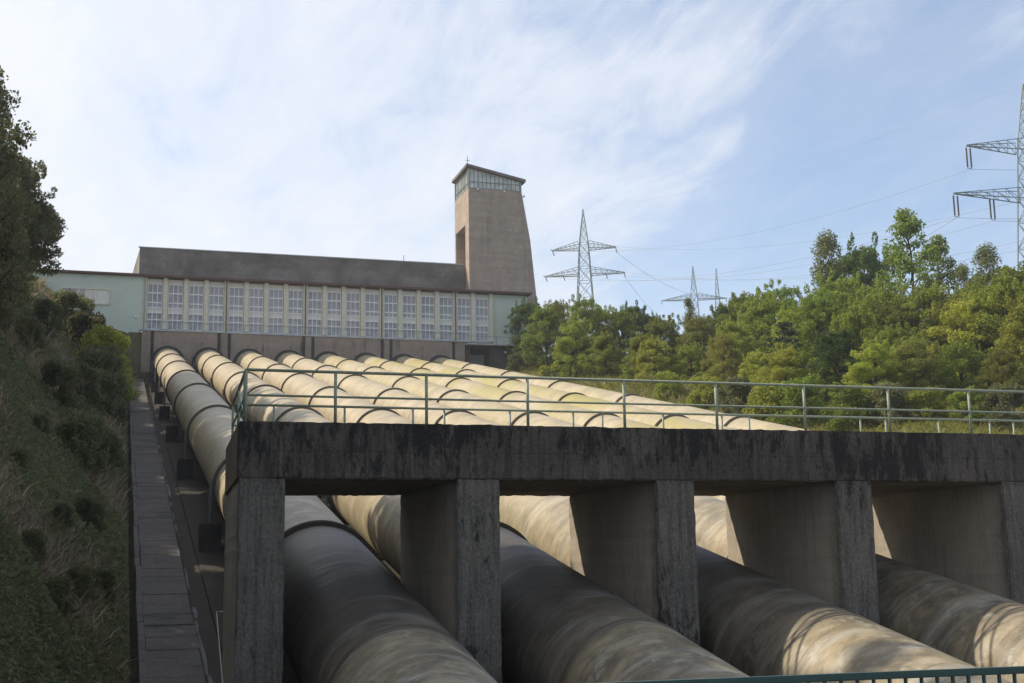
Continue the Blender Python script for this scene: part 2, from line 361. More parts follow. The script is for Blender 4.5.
# ------------------------------------------------------------------ terrain
from math import sin, cos, exp
def hn(x, y):
    return (sin(x*.9+y*.31)*.5 + sin(x*.37-y*.53+1.3)*.6 + sin(x*1.9+y*1.3)*.22 + sin(y*.17+2)*.5)
def bank(x):
    t = .45 - x
    if t < 0: return 0
    return 1.12*t if t < 9.5 else 10.64 + .35*(t-9.5)*exp(-(t-9.5)/40)
def ground_z(x, y):
    yy = max(-60, y)
    l = slab_z(min(yy, 153))
    if x <= .45:
        h = bank(x)
        z = l + h + hn(x, y)*.32*min(1, (.45-x)/2.5)
        if x > -.9 and h < 2: z += .35
        if y > 153: z = max(z, 28.0 + min(1, (.0-x)/10)*3)
        return z
    if x < 41.6:
        return (l - .35) if y < 153.2 else 28.0
    t = x - 41.6
    rise = 4.2*(1 - exp(-t/4.5)) + .03*t
    z = l + rise + hn(x, y)*.35*min(1, t/3)
    if y > 153: z = min(z, 29) + min(0, -(y-153)*.004)
    if y > 153: z = max(z, 24)
    return z
xs = sorted(set([-1200,-700,-400,-200,-120,-80,-60,-45,-35,-28,-23] + [round(-20+i*.5,2) for i in range(41)] + [.45,.46,1.2,10,25,41.55,41.6] + [round(42+i*1.0,2) for i in range(22)] + [66,70,75,80,88,96,105,115,130,150,180,220,280,400,600,850,1200]))
ys = sorted(set([-500,-200,-100,-60,-40,-20,-10] + [round(i*1.0,2) for i in range(0, 153, 1)] + [152.9,153.3,156,160,166,172,180,190,205,225,250,290,340,420,600,850,1200]))
mb = MB()
vs = {}
verts = [(x, y, ground_z(x, y)) for y in ys for x in xs]
nx = len(xs)
faces = [(j*nx+i, j*nx+i+1, (j+1)*nx+i+1, (j+1)*nx+i) for j in range(len(ys)-1) for i in range(nx-1)]
me = bpy.data.meshes.new('ground'); me.from_pydata(verts, [], faces); me.materials.append(M['ground'])
me.polygons.foreach_set('use_smooth', [True]*len(me.polygons))
tag(link(bpy.data.objects.new('ground', me)), kind='structure')
# floor of the pipe trench, gutter with its trickle, slab path
def strip(name, x0, x1, y0, y1, dz, mat, thick=.25, seg=None, gap=.012, kind='structure'):
    b = MB(); n = seg or 1
    for k in range(n):
        a0 = y0 + (y1-y0)*k/n; a1 = y0 + (y1-y0)*(k+1)/n - (gap if n > 1 else 0)
        jz = random.uniform(-.012, .012) if n > 1 else 0; jx = random.uniform(-.02, .02) if n > 1 else 0
        z0, z1 = slab_z(a0)+dz+jz, slab_z(a1)+dz+jz
        b.poly([(x0+jx,a0,z0),(x1+jx,a0,z0),(x1+jx,a1,z1),(x0+jx,a1,z1),(x0+jx,a0,z0-thick),(x1+jx,a0,z0-thick),(x1+jx,a1,z1-thick),(x0+jx,a1,z1-thick)],
               [(0,1,2,3),(4,7,6,5),(0,4,5,1),(1,5,6,2),(2,6,7,3),(3,7,4,0)])
    return tag(b.build(name, mat), kind=kind)
strip('pavement', 3.02, 41.5, -30, 152.95, 0, M['apron'])
strip('path', .86, 2.28, 20, 152, .46, M['path'], .5, 100, .03)
strip('path', .66, .84, 20, 152, .52, M['path'], .6, 33, .02)
strip('gutter', 2.30, 3.0, 20, 152, -.08, M['apron'], .2)
b = MB()
yy = 21.0
while yy < 122:
    l = random.uniform(1.2, 4.5); 
    if not (48 < yy < 58):
        x0 = 2.40 + random.uniform(0, .05); w_ = random.uniform(.07, .16)
        n = 7; vv = []
        for k in range(n+1):
            t = k/n; ww = w_*math.sin(math.pi*(.08+.84*t))**.5; cx = x0 + w_/2 + .012*sin(yy+k)
            y_ = yy + l*t; z_ = slab_z(y_) - .072
            vv += [(cx-ww/2, y_, z_), (cx+ww/2, y_, z_)]
        b.poly(vv, [(2*k, 2*k+1, 2*k+3, 2*k+2) for k in range(n)])
    yy += l + random.uniform(.1, 3.0)*(random.random() < .6)
tag(b.build('gutter', M['lime']), kind='structure')
# ------------------------------------------------------------------ penstocks
U0, U1 = -42.0, (152.9-D)/math.cos(A)
RINGS = [9.0, 26.8, 47.8, 66.5, 83.0, 98.5, 113.5, 128.0]
def uv_tube(name, rad, u0, u1, n=96, m=40, parent=None, mat=None):
    verts, faces, uvs = [], [], []
    for j in range(m+1):
        u = u0 + (u1-u0)*j/m
        for k in range(n+1):
            th = 2*math.pi*k/n + math.pi                 # seam at the underside
            verts.append((rad*math.sin(th), u, rad*math.cos(th)))
    for j in range(m):
        for k in range(n):
            q = j*(n+1)+k; faces.append((q, q+1, q+n+2, q+n+1))
    me = bpy.data.meshes.new(name); me.from_pydata(verts, [], faces); me.materials.append(mat)
    uvl = me.uv_layers.new(name='UVMap')
    for f in me.polygons:
        f.use_smooth = True
        for li, vi in zip(f.loop_indices, f.vertices):
            j, k = divmod(vi, n+1); uvl.data[li].uv = (k/n, u0 + (u1-u0)*j/m)
    return link(bpy.data.objects.new(name, me), parent)
pipe_words = ['leftmost grey penstock beside the slab path, shaded by the bank trees',
 'second penstock from the left, grey at the bridge and cream higher up',
 'third penstock from the left, cream with grey shaded front end',
 'fourth penstock from the left, cream and sunlit down to the bridge',
 'fourth penstock from the right, pale cream and sunlit',
 'third penstock from the right, cream with green algae stains',
 'second penstock from the right, yellowish with algae stains',
 'rightmost pale penstock beside the grassy slope']
def make_pipe():
    root = empty('penstock', (X1, D, ZC)); 
    root.rotation_euler = (A, 0, -SK)
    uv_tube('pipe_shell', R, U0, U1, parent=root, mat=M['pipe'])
    # lap joints of the lower stretch
    for u in (-2.35, -14.5):
        MB().lathe([(R+.001,u-.10),(R+.022,u-.09),(R+.022,u+.09),(R+.001,u+.10)]).build('lap_joint', M['pipe'], root, True)
    for u in RINGS:
        rg = MB().lathe([(R-.01,u-.09),(R+.12,u-.09),(R+.12,u-.065),(R+.045,u-.06),(R+.045,u+.06),(R+.12,u+.065),(R+.12,u+.09),(R-.01,u+.09)]).build('support_ring', M['ring'], root)
        for sx in (-1, 1):
            bl = MB(); x = sx*(R+.16)
            # leg leans with the pipe frame; vertical in the world
            top = (x, u, .1); dy = 1.42*math.sin(A); bot = (x, u - dy + .0, -1.42*math.cos(A) )
            bl.tube([top, bot], .075, 8)
            bl.poly([(x-.26,bot[1]-.2,bot[2]+.0),(x+.26,bot[1]-.2,bot[2]),(x+.26,bot[1]+.2,bot[2]-.085),(x-.26,bot[1]+.2,bot[2]-.085),
                     (x-.26,bot[1]-.2,bot[2]+.05),(x+.26,bot[1]-.2,bot[2]+.05),(x+.26,bot[1]+.2,bot[2]-.035),(x-.26,bot[1]+.2,bot[2]-.035)],
                    [(0,3,2,1),(4,5,6,7),(0,1,5,4),(1,2,6,5),(2,3,7,6),(3,0,4,7)])
            bl.build('ring_leg', M['leg'], rg, False)
    return root
pp = make_pipe(); index_children()
pipes = [pp]
for i in range(1, 8):
    c = copy_tree(pp); c.location = (X1 + i*P, D, ZC); pipes.append(c)
index_children()
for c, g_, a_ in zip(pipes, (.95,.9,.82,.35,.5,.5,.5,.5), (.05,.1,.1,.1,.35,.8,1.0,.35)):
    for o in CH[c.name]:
        o['shade_grime_level'] = g_; o['algae_level'] = a_
for c, w in zip(pipes, pipe_words): tag(c, w, 'penstock', 'penstocks running downhill in parallel')
ordn = ['first', 'second', 'third', 'fourth', 'fifth', 'sixth', 'seventh', 'topmost']
pn = ['leftmost', 'second', 'third']
pedm = None
for i in range(3):
    for k, u in enumerate(RINGS):
        for sx in (-1, 1):
            if i == 2 and sx == 1: continue
            y = D + u*math.cos(A) + .0; zc = ZC + u*math.sin(A)
            y_b = y + 1.42*math.sin(0); x = X1 + i*P + SK*(y-D) + sx*(R+.16)
            zt = zc - 1.44
            if pedm is None:
                o = MB().box(-.42, .42, -.55, .55, -1.5, 0, .03).build('concrete_pedestal', M['pedestal']); pedm = o
            else:
                o = pedm.copy(); link(o)
            o.location = (x, y, zt)
            side = 'left' if sx < 0 else 'right'
            tag(o, f'concrete pedestal under the {side} side of the {pn[i]} penstock, {ordn[k]} uphill from the bridge', 'pedestal', 'concrete pedestals under the support rings')
# ------------------------------------------------------------------ pipe bridge
br = empty('pipe_bridge', (XL, D, ZD), 'long dark mould-streaked concrete bridge standing over all the penstocks', 'bridge')
br_inv = Vector((-XL, -D, -ZD))
def lb(x0, x1, y0, y1, z0, z1, bev=.02, mb=None):
    m = mb or MB(); m.box(x0-XL, x1-XL, y0-D, y1-D, z0-ZD, z1-ZD, bev); return m
XR = XL + 8*P + PW
def rough_edges(m, axis, step, amp):
    bmw = m.bm; lo = min(v.co[axis] for v in bmw.verts); hi = max(v.co[axis] for v in bmw.verts)
    n = int((hi-lo)/step); no = Vector((0,0,0)); no[axis] = 1
    for k in range(1, n):
        pt = Vector((0,0,0)); pt[axis] = lo + (hi-lo)*k/n
        bmesh.ops.bisect_plane(bmw, geom=list(bmw.verts)+list(bmw.edges)+list(bmw.faces), plane_co=pt, plane_no=no)
    for v in bmw.verts:
        d = amp*random.random()**3
        c = v.co.copy(); 
        for ax_ in range(3):
            if ax_ != axis: v.co[ax_] += random.choice((-1, 1))*d*.8
    return m
def skew(o):
    for v in o.data.vertices:                      # the left end of the bridge is cut at a slant
        if v.co.x < .3: v.co.x += .036*max(0, v.co.y)
skew(rough_edges(lb(XL-.03, XR+.12, D-.02, D+W, ZD-BD, ZD, .03), 0, .13, .02).build('deck_beam', M['beam'], br))
for i in range(9):
    x = XL + i*P
    m = lb(x, x+PW, D, D+W-.01, slab_z(D)-2.2, ZD-BD-.03, .03)
    m.box(x-XL+.01, x+PW-XL-.01, .01, W-.03, ZD-BD-.05-ZD, ZD-BD-ZD-.001)
    rough_edges(m, 2, .16, .014)
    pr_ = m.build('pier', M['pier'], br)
    if i == 0: skew(pr_)
# railing on the bridge
def railing(name, label, segs, posts, h, rails, rr, pr, mat, cat='railing', zbase=ZD):
    p0 = segs[0]
    root = empty(name, (p0[0], p0[1], zbase), label, cat)
    for k, z in enumerate(rails):
        MB().tube([(x-p0[0], y-p0[1], z) for x, y in segs], rr[k], 8).build('rail', mat, root, True)
    for (x, y) in posts:
        MB().tube([(x-p0[0], y-p0[1], -.0), (x-p0[0], y-p0[1], h)], pr, 8).build('post', mat, root, True)
    return root
yf = D + .09; yb = D + W - .09
fp = [(2.5,yf),(4.4,yf),(6.41,yf)] + [(6.41+2.335*k, yf) for k in range(1, 15)] + [(XR-.1, yf)]
fp = [q for q in fp if q[0] <= XR]
railing('bridge_railing', 'pale green tube railing along the near edge of the concrete bridge deck', [(2.5,yf),(XR-.1,yf)], fp, 1.1, [1.1,.56], [.034,.026], .034, M['green'])
endp = [(2.51, yf+.35),(2.61, (yf+yb)/2),(2.72,yb)]
er = railing('bridge_railing', 'short dark green railing across the left end of the bridge deck', [(2.5,yf+.05),(2.72,yb)], endp, 1.1, [1.1,.56], [.034,.026], .034, M['green'])
MB().tube([(0,.0,.1),(.11,(yb-yf)*.5,1.05)], .03, 6).build('brace', M['green'], er)
bp = []
for k in range(9):
    for q in (3.75, 5.58, 7.40):
        x = q + 4.51*k
        if x < XR: bp.append((x, yb))
railing('bridge_railing', 'pale green railing seen low over the far edge of the bridge deck', [(2.75,yb),(XR-.1,yb)], bp, 1.08, [1.1,.56], [.034,.026], .03, M['green'])
# ------------------------------------------------------------------ small white handrail frame beside the first pier
hr = MB(); hr.tube([(2.35,26.0,slab_z(26)), (1.9,26.0,-.70), (2.02,26.0,-.70)], .011, 6)
tag(hr.build('handrail', M['cap']), 'thin pale bent handrail rod at the foot of the leftmost bridge pier', 'handrail')
# ------------------------------------------------------------------ viewer's footbridge and its dark green railing
fb = empty('footbridge', (0,4,-1.75), 'near footbridge deck where the dark green railing stands', 'bridge')
MB().box(-14, 26, -5.6, 2.95, -.35, 0, .02).build('deck', M['path'], fb)
x0, y0, x1_, y1_ = -14.0, 6.92, 26.0, 6.42
ZR = -.6
def ny(x): return 6.75 - .055*x
rt = empty('green_railing', (0, ny(0), -1.75), 'dark green flat-topped railing with thin balusters nearest the viewer', 'railing')
hh = ZR + 1.75
b = MB(); xa, xb = -6.0, 14.0
yA, yB = ny(xa)-ny(0), ny(xb)-ny(0)
def barY(b, z0, z1, t):
    b.poly([(xa,yA-t,z0),(xb,yB-t,z0),(xb,yB+t,z0),(xa,yA+t,z0),(xa,yA-t,z1),(xb,yB-t,z1),(xb,yB+t,z1),(xa,yA+t,z1)],
           [(0,3,2,1),(4,5,6,7),(0,1,5,4),(1,2,6,5),(2,3,7,6),(3,0,4,7)])
barY(b, hh-.04, hh, .028); bmesh.ops.bevel(b.bm, geom=list(b.bm.edges), offset=.008, segments=2, affect='EDGES')
b.build('handrail', M['green_dark'], rt)
b = MB(); barY(b, .10, .13, .018); b.build('bottom_rail', M['green_dark'], rt)
x = xa + .05; k = 0
balm = None
while x < xb:
    w_ = .028 if k % 20 == 0 else .0085
    if balm is None or k % 20 == 0:
        o = MB().box(-w_, w_, -w_*.8, w_*.8, (0 if k % 20 == 0 else .131), hh-.042).build('post' if k % 20 == 0 else 'baluster', M['green_dark'], rt)
        if k % 20: balm = o
    elif k % 20 == 1 and balm.name.startswith('post'):
        pass
    else:
        o = balm.copy(); link(o, rt)
    if k == 0: balm = None
    o.location = (x, ny(x)-ny(0), 0)
    x += .1 if .5 < x < 9 else .45; k += 1
# ------------------------------------------------------------------ retaining wall with the pipe openings
WT = 28.37
rw = empty('retaining_wall', (18, 153, 22), 'brown-grey concrete retaining wall the penstocks come out of', 'wall')
def wb(x0, x1, y0, y1, z0, z1, mat, name, bev=0):
    return MB().box(x0-18, x1-18, y0-153, y1-153, z0-22, z1-22, bev).build(name, mat, rw)
wb(1.95, 40.85, 153, 156, 18, WT-.16, M['wall'], 'wall_face')
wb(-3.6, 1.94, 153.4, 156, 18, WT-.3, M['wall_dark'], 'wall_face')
wb(1.6, 40.9, 152.9, 153.5, WT-.16, WT-.02, M['cap'], 'coping', .01)
for x in (3.15, 10.75, 11.95, 20.75, 21.85, 30.35, 31.45, 39.4):
    wb(x-.16, x+.16, 152.9, 152.999, 20, WT-.17, M['near_black'], 'drain_channel')
for i in range(8):
    x = X1 + i*P + SK*(153-D); z = ZC + TA*(152.9-D)
    o = MB().lathe([(R+.0, -.25),(R+.30,-.25),(R+.34,-.15),(R+.34,.2)], 48).build('opening_collar', M['near_black'], rw)
    o.location = (x-18, 152.95-153, z-22)
# small annex under the right end of the hall: recess, roller door, lamp
wb(44.2, 50.5, 153.2, 156, 18, 27.78, M['wall_dark'], 'wall_face')
wb(40.86, 44.19, 155.2, 156, 18, 27.75, M['near_black'], 'wall_face')
wb(41.3, 43.9, 155.05, 155.18, 22, 27.0, M['garage'], 'roller_door')
wb(40.95, 48.2, 152.2, 153.8, 27.80, 27.98, M['cap'], 'balcony_slab')
o = wb(46.0, 46.35, 153.05, 153.2, 27.0, 27.25, M['white'], 'wall_lamp', .03)
# stair down beside the balcony with its railing
st = empty('outdoor_stair', (48.3, 152.6, 27.9), 'small grey stair with railing going down at the right end of the hall', 'stair')
b = MB()
for k in range(9): b.box(.0+.3*k, .3+.3*k, -.5, .5, -.2*k-1.0, -.2*k)
b.build('steps', M['cap'], st)
b = MB(); b.tube([(-7.2,-.55,.95),(-1.9,-.55,.95),(0,-.55,.95),(2.7,-.55,-.8)], .03, 6).build('stair_rail', M['steel'], st)
b = MB()
for x in (-3.6,-1.9,-1,0): b.tube([(x,-.55,.02),(x,-.55,.95)], .025, 6)
for k in (3,6,9): b.tube([(.3*k,-.55,-.2*k),(.3*k,-.55,.95-.194*k)], .025, 6)
b.build('stair_baluster', M['steel'], st)
# ledge railing in front of the hall windows
lr = railing('ledge_railing', 'thin grey railing along the ledge in front of the hall windows', [(2.1,153.25),(40.8,153.25)], [(2.1+1.935*k,153.25) for k in range(21)], 1.0, [1.0], [.022], .02, M['steel'], zbase=WT-.02)
# ------------------------------------------------------------------ the hall
FY = 153.55; FT = 34.62
hall = empty('valve_hall', (18, FY, WT), 'long hall with tall gridded windows between cream pilasters above the retaining wall', 'building')
def hb(x0, x1, y0, y1, z0, z1, mat, name, bev=0, parent=None):
    return MB().box(x0-18, x1-18, y0-FY, y1-FY, z0-WT, z1-WT, bev).build(name, mat, parent or hall)
hb(2.0, 44.6, FY+.3, 157.9, WT-.4, FT, M['spandrel'], 'wall')
hb(44.61, 49.35, FY, 159, 27.0, FT, M['mint'], 'wall')
hb(-16, 1.855, FY-.25, 163, 24, FT+.05, M['mint'], 'wing_wall')
hb(-16.3, 49.75, FY-.75, 158.2, FT+.06, FT+.32, M['eaves'], 'eaves', .02)
hb(1.95, 44.5, FY-.12, FY+.3, WT-.05, WT+.12, M['cap'], 'plinth')
px0, dxp = 2.13, 2.353
for k in range(19):
    x = px0 + dxp*k; w_ = .27
    hb(x-w_, x+w_, FY-.20, FY+.31, WT+.121, FT+.05, M['cream'], 'pilaster', .015)
    if k % 4 == 0: hb(x-.06, x+.06, FY-.30, FY-.201, WT, FT+.05, M['eaves'] if k else M['steel'], 'downpipe')
# one window bay, origin at its lower left corner
def make_window():
    fr = MB(); w_ = dxp - .54; z0 = .12; y = 0
    vx = [0, .06] 
    cols = 4
    def fb_(xa, xb, za, zb, d=.06): fr.box(xa, xb, -d, 0.02, za, zb)
    H = FT - WT - .0
    rows_low = [(.20, 1.22), (1.36, 2.05)]
    rows_up = [(2.80, 3.26), (3.42, 4.42), (4.58, 5.52)]
    xs_ = [.10 + (w_-.20)*c/3 for c in range(4)]
    zt = 6.16
    for q, xx in enumerate(xs_): fb_(xx-.045, xx+.045, z0, 5.62)
    for za, zb in ((z0,.20),(1.22,1.36),(2.05,2.20),(2.66,2.80),(3.26,3.42),(4.42,4.58),(5.52,5.66)):
        fb_(.02, w_-.02, za, zb, .065)
    f = fr.build('window', M['frame'], hall)
    g = MB()
    for za, zb in rows_low+rows_up: g.box(.10, w_-.10, .03, .06, za-.02, zb+.02)
    g.build('pane', M['pane'], f)
    for za, zb in ((2.19,2.67),(5.65,zt)):
        s = MB(); s.box(.02, w_-.02, .015, .07, za, zb); s.build('spandrel', M['spandrel'], f)
    return f
w0 = make_window(); index_children()
for k in range(18):
    c = w0 if k == 0 else copy_tree(w0, hall)
    c.location = (px0 + dxp*k + .27 - 18, FY+.16-FY, 0)
# wing window
wf = MB(); wf.box(-7.2-18, -1.78-18, -.40, -.24, 31.1-WT, 31.25-WT); wf.box(-7.2-18, -1.78-18, -.40, -.24, 32.85-WT, 33.0-WT)
for x in (-7.2, -5.35, -4.55, -3.7, -1.93): wf.box(x-18, x+.15-18, -.39, -.241, 31.26-WT, 32.84-WT)
f = wf.build('window', M['cream'], hall)
MB().box(-7.0-18, -1.9-18, -.30, -.255, 31.2-WT, 32.9-WT).build('pane', M['spandrel'], f)
MB().box(-6.95-18, -5.4-18, -.34, -.31, 31.26-WT, 32.84-WT).build('pane', M['pane'], f)
MB().box(-5.1-18, -4.6-18, -.34, -.31, 31.26-WT, 32.84-WT).build('pane', M['pane'], f)
hb(1.05, 1.3, FY-.45, FY-.26, 29.7, 29.95, M['white'], 'wall_lamp', .03)
# upper block: upright dark roof wall with slanted left end
UY = 158.0
b = MB()
pts = [(1.45,UY,39.3),(42.30,UY,39.38),(42.30,166,39.2),(.75,166,38.1)]
pb = [(1.45,UY,34.9),(42.30,UY,34.9),(42.30,166,34.9),(.0,166,34.9)]
V = [(x-18,y-FY,z-WT) for x,y,z in pts+pb]
b.poly(V, [(0,1,2,3),(4,7,6,5),(0,4,5,1),(1,5,6,2),(2,6,7,3),(3,7,4,0)])
b.build('roof_block', M['slope_roof'], hall)
hb(1.3, 42.25, UY-.06, UY+.35, 39.38, 39.50, M['cap'], 'roof_coping')
tag(MB().tube([(34.2,158.2,39.4),(34.2,158.2,40.3)], .05, 6).build('vent_pipe', M['steel']), 'short thin vent pipe standing up from the dark roof block', 'pipe')
# ------------------------------------------------------------------ tower
TX, TY, TB = 42.36, 156.0, 163.2
tw = empty('tower', (46, TY, 28), 'tall brown concrete tower with sloping roof, lantern windows and leaning right side', 'tower')
def tp(x, y, z): return (x-46, y-TY, z-28)
def prism(b, prof, y0, y1):
    n = len(prof)
    V = [tp(x, y0, z) for x, z in prof] + [tp(x, y1, z) for x, z in prof]
    b.poly(V, [tuple(range(n)), tuple(range(2*n-1, n-1, -1))] + [(i, n+i, n+(i+1)%n, (i+1)%n) for i in range(n)])
right = [(52.6,24),(51.55,33.8),(50.72,42.7),(49.62,49.35)]
b = MB()
prism(b, [(TX,24)] + right + [(TX,49.35)], TY, 157.8)                                  # front leg, full width
prism(b, [(45.0,24)] + right + [(45.0,49.35)], 157.8, TB-.5)                           # core behind the recess
prism(b, [(TX,24)] + right + [(TX,49.35)], TB-.5, TB)
b.box(TX-46, 45.0-46, 157.8-TY, TB-.5-TY, 44.72-28, 49.35-28)             # over the recess
b.box(TX-46, 45.0-46, 157.8-TY, TB-.5-TY, 24-28, 38.9-28)
bmesh.ops.remove_doubles(b.bm, verts=list(b.bm.verts), dist=.001)
b.build('shaft', M['tower'], tw)
def roofz(x): return 52.42 + (x-42.2)*(50.86-52.42)/(50.1-42.2)
# corner posts and lantern glazing
b = MB()
for x, y in ((TX, TY), (49.4, TY), (TX, TB-.25), (49.4, TB-.25)):
    z = roofz(x) - .3
    MB().box(x-46, x+.24-46, y-TY, y+.25-TY, 49.36-28, z-28).build('corner_post', M['steel'], tw)
for k in range(1, 12):
    x = TX + .24 + (49.4-TX-.24)*k/12
    b.box(x-.035-46, x+.035-46, .06, .16, 49.36-28, roofz(x)-.3-28)
b.box(TX+.0-46, 49.64-46, -.03, .24, 49.30-28, 49.36-28); b.box(TX+.24-46, 49.4-46, .06, .15, 50.16-28, 50.22-28)
b.build('lantern_frame', M['steel'], tw); b = MB()
for k in range(1, 9):
    y = TY + .25 + (TB-.5-TY)*k/9
    b.box(TX+.06-46, TX+.16-46, y-.035-TY, y+.035-TY, 49.36-28, roofz(TX)-.3-28)
b.box(TX-.03-46, TX+.2-46, .24, TB-TY, 49.36-28, 49.50-28)
b.box(TX+.06-46, TX+.15-46, .25, TB-TY, 50.16-28, 50.22-28)
b.build('lantern_frame', M['steel'], tw)
b = MB()
prism(b, [(TX+.2,49.4),(49.4,49.4),(49.4,roofz(49.4)-.31),(TX+.2,roofz(TX+.2)-.31)], TY+.17, TY+.21)
prism(b, [(TX+.2,49.4),(49.4,49.4),(49.4,roofz(49.4)-.31),(TX+.2,roofz(TX+.2)-.31)], TB-.2, TB-.16)
b.box(TX+.17-46, TX+.199-46, .22, TB-.21-TY, 49.4-28, roofz(TX+.2)-.31-28)
b.box(49.41-46, 49.45-46, .25, TB-.21-TY, 49.4-28, roofz(49.4)-.31-28)
b.build('lantern_pane', M['tower_pane'], tw)
b = MB()
prism(b, [(42.05,roofz(42.05)-.3),(50.15,roofz(50.15)-.3),(50.15,roofz(50.15)+.05),(42.05,roofz(42.05)+.05)], TY-.35, TB+.35)
b.build('roof', M['slope_roof'], tw)
MB().tube([tp(42.5,156.8,roofz(42.4)),tp(42.5,156.8,roofz(42.4)+1.5)], .045, 6).build('lightning_rod', M['steel'], tw)
MB().tube([tp(42.2,156.8,roofz(42.4)+.9),tp(42.8,156.8,roofz(42.4)+.9)], .035, 6).build('lightning_rod', M['steel'], tw)
for x, z in ((43.6,49.15),(47.2,49.05),(49.9,48.6)):
    b = MB(); b.box(x-.13-46, x+.13-46, -.30, -.0, z-28-.12, z-28+.12, .03); b.build('floodlight', M['white'], tw)
# ------------------------------------------------------------------ pylons
def lattice_mast(b, w0, w1, z0, z1, n, t=.06):
    def wz(z): return w0 + (w1-w0)*(z-z0)/(z1-z0)
    zs = [z0]; 
    q = (w1/w0)**(1/n) if w1 > .1 else .86
    tot = sum(q**i for i in range(n)); z = z0
    for i in range(n): z += (z1-z0)*q**i/tot; zs.append(z)
    for sx, sy in ((1,1),(1,-1),(-1,1),(-1,-1)):
        b.tube([(sx*w0/2, sy*w0/2, z0), (sx*w1/2, sy*w1/2, z1)], t, 4)
    for za, zb in zip(zs, zs[1:]):
        a, c = wz(za)/2, wz(zb)/2
        for f in range(4):
            def P_(s, h, z):
                return ((s*h, -h, z), (h, s*h, z), (-s*h, h, z), (-h, -s*h, z))[f]
            b.tube([P_(-1, a, za), P_(1, c, zb)], t*.55, 4); b.tube([P_(1, a, za), P_(-1, c, zb)], t*.55, 4)
            b.tube([P_(-1, c, zb), P_(1, c, zb)], t*.5, 4)
def cross_arm(b, half, z, rise, bw, t=.05):
    for s in (-1, 1):
        tip = (s*half, 0, z)
        for sy in (-1, 1):
            b.tube([(s*bw/2, sy*bw/2, z), tip], t, 4)
            b.tube([(s*bw/2, sy*bw/2, z+rise), (s*half, 0, z+.12)], t*.8, 4)
        n = 6
        for k in range(n):
            f0, f1 = k/n, (k+1)/n
            for sy in (-1, 1):
                lo = lambda f: (s*(bw/2+(half-bw/2)*f), sy*bw/2*(1-f), z)
                up = lambda f: (s*(bw/2+(half-bw/2)*f), sy*bw/2*(1-f), z+rise+(.12-rise)*f)
                b.tube([lo(f0), up(f1)], t*.5, 4); b.tube([up(f0), lo(f0)], t*.5, 4)
            b.tube([(s*(bw/2+(half-bw/2)*f0), bw/2*(1-f0), z), (s*(bw/2+(half-bw/2)*f1), -bw/2*(1-f1), z)], t*.5, 4)
def pylon(loc, rot, top, arms, base_w, waist, label, ins='hang', t=.06, insl=2.9):
    root = empty('power_pylon', loc, label, 'pylon', 'lattice power pylons'); root.rotation_euler = (0,0,rot)
    zlo = arms[0][1]
    b = MB(); lattice_mast(b, base_w, waist, 0, arms[-1][1]+1.2, 9, t); lattice_mast(b, waist, .08, arms[-1][1]+1.2, top, 5, t*.8)
    b.build('mast', M['steel'], root)
    pts = []
    for half, z, xs_ in arms:
        b = MB(); cross_arm(b, half, z, 1.5, waist + (base_w-waist)*.12, t*.85); arm = b.build('cross_arm', M['steel'], root)
        for x in xs_:
            for s in (-1, 1):
                b = MB()
                if ins == 'hang':
                    for d in (-.28, .28):
                        b.tube([(s*x+d, 0, z), (s*x+d, 0, z-.25)], .02, 4)
                        k = 12
                        b.tube([(s*x+d, 0, z-.25-(insl-.5)*j/(2*k)) for j in range(2*k+1)], [(.12 if j % 2 else .09) for j in range(2*k+1)], 6)
                    b.tube([(s*x-.34,0,z-insl+.12),(s*x+.34,0,z-insl+.12)], .04, 4); end = [(s*x, 0, z-insl)]
                else:
                    end = []
                    for sy in (-1, 1):
                        b.tube([(s*x, sy*.1, z-.05), (s*x, sy*insl, z-.35)], .10, 5); end.append((s*x, sy*insl, z-.35))
                b.build('insulator', M['insul'], arm)
                mat = Matrix.Translation(Vector(loc)) @ Matrix.Rotation(rot, 4, 'Z')
                pts.append([mat @ Vector(e) for e in end])
    tip = Matrix.Translation(Vector(loc)) @ Vector((0,0,top))
    return root, pts, tip
gR = 19.0
pR, iR, tR = pylon((104.9,125,gR), math.radians(2), 57.9-gR, [(11.6,42.95-gR,(11.4,6.2)),(9.2,49.1-gR,(9.0,))], 5.2, 1.7, 'large lattice pylon cut by the right edge, double insulators hanging from its arms', t=.085)
gA = 27.6
pA, iA, tA = pylon((89.6,240,gA), math.radians(-26), 73.0-gA, [(8.2,59.1-gA,(8.1,4.4)),(6.6,64.5-gA,(6.5,))], 6.0, 1.8, 'lattice pylon with two cross arms rising just right of the tower', 'tension', t=.10, insl=2.6)
pB, iB, tB = pylon((142.3,300,27.3), math.radians(-24), 77.8-27.3, [(8.2,68.8-27.3,(8.4,))], 6.0, 1.7, 'distant pylon with one cross arm, left of the pair above the trees', 'tension', t=.11, insl=2.4)
pC, iC, tC = pylon((154.5,311,27.2), math.radians(-24), 80.4-27.2, [(7.5,66.0-27.2,(7.3,))], 6.0, 1.7, 'distant slim pylon, right of the pair above the trees', 'tension', t=.11, insl=2.4)
def wire(a, b_, sag, label, r=.02):
    a, b_ = Vector(a), Vector(b_); n = 28
    pts = [a.lerp(b_, t/n) - Vector((0,0,4*sag*(t/n)*(1-t/n))) for t in range(n+1)]
    o = MB().tube([p_-a for p_ in pts], r, 5).build('power_line', M['wire']); o.location = a
    tag(o, label, 'power line', 'power lines between the pylons')
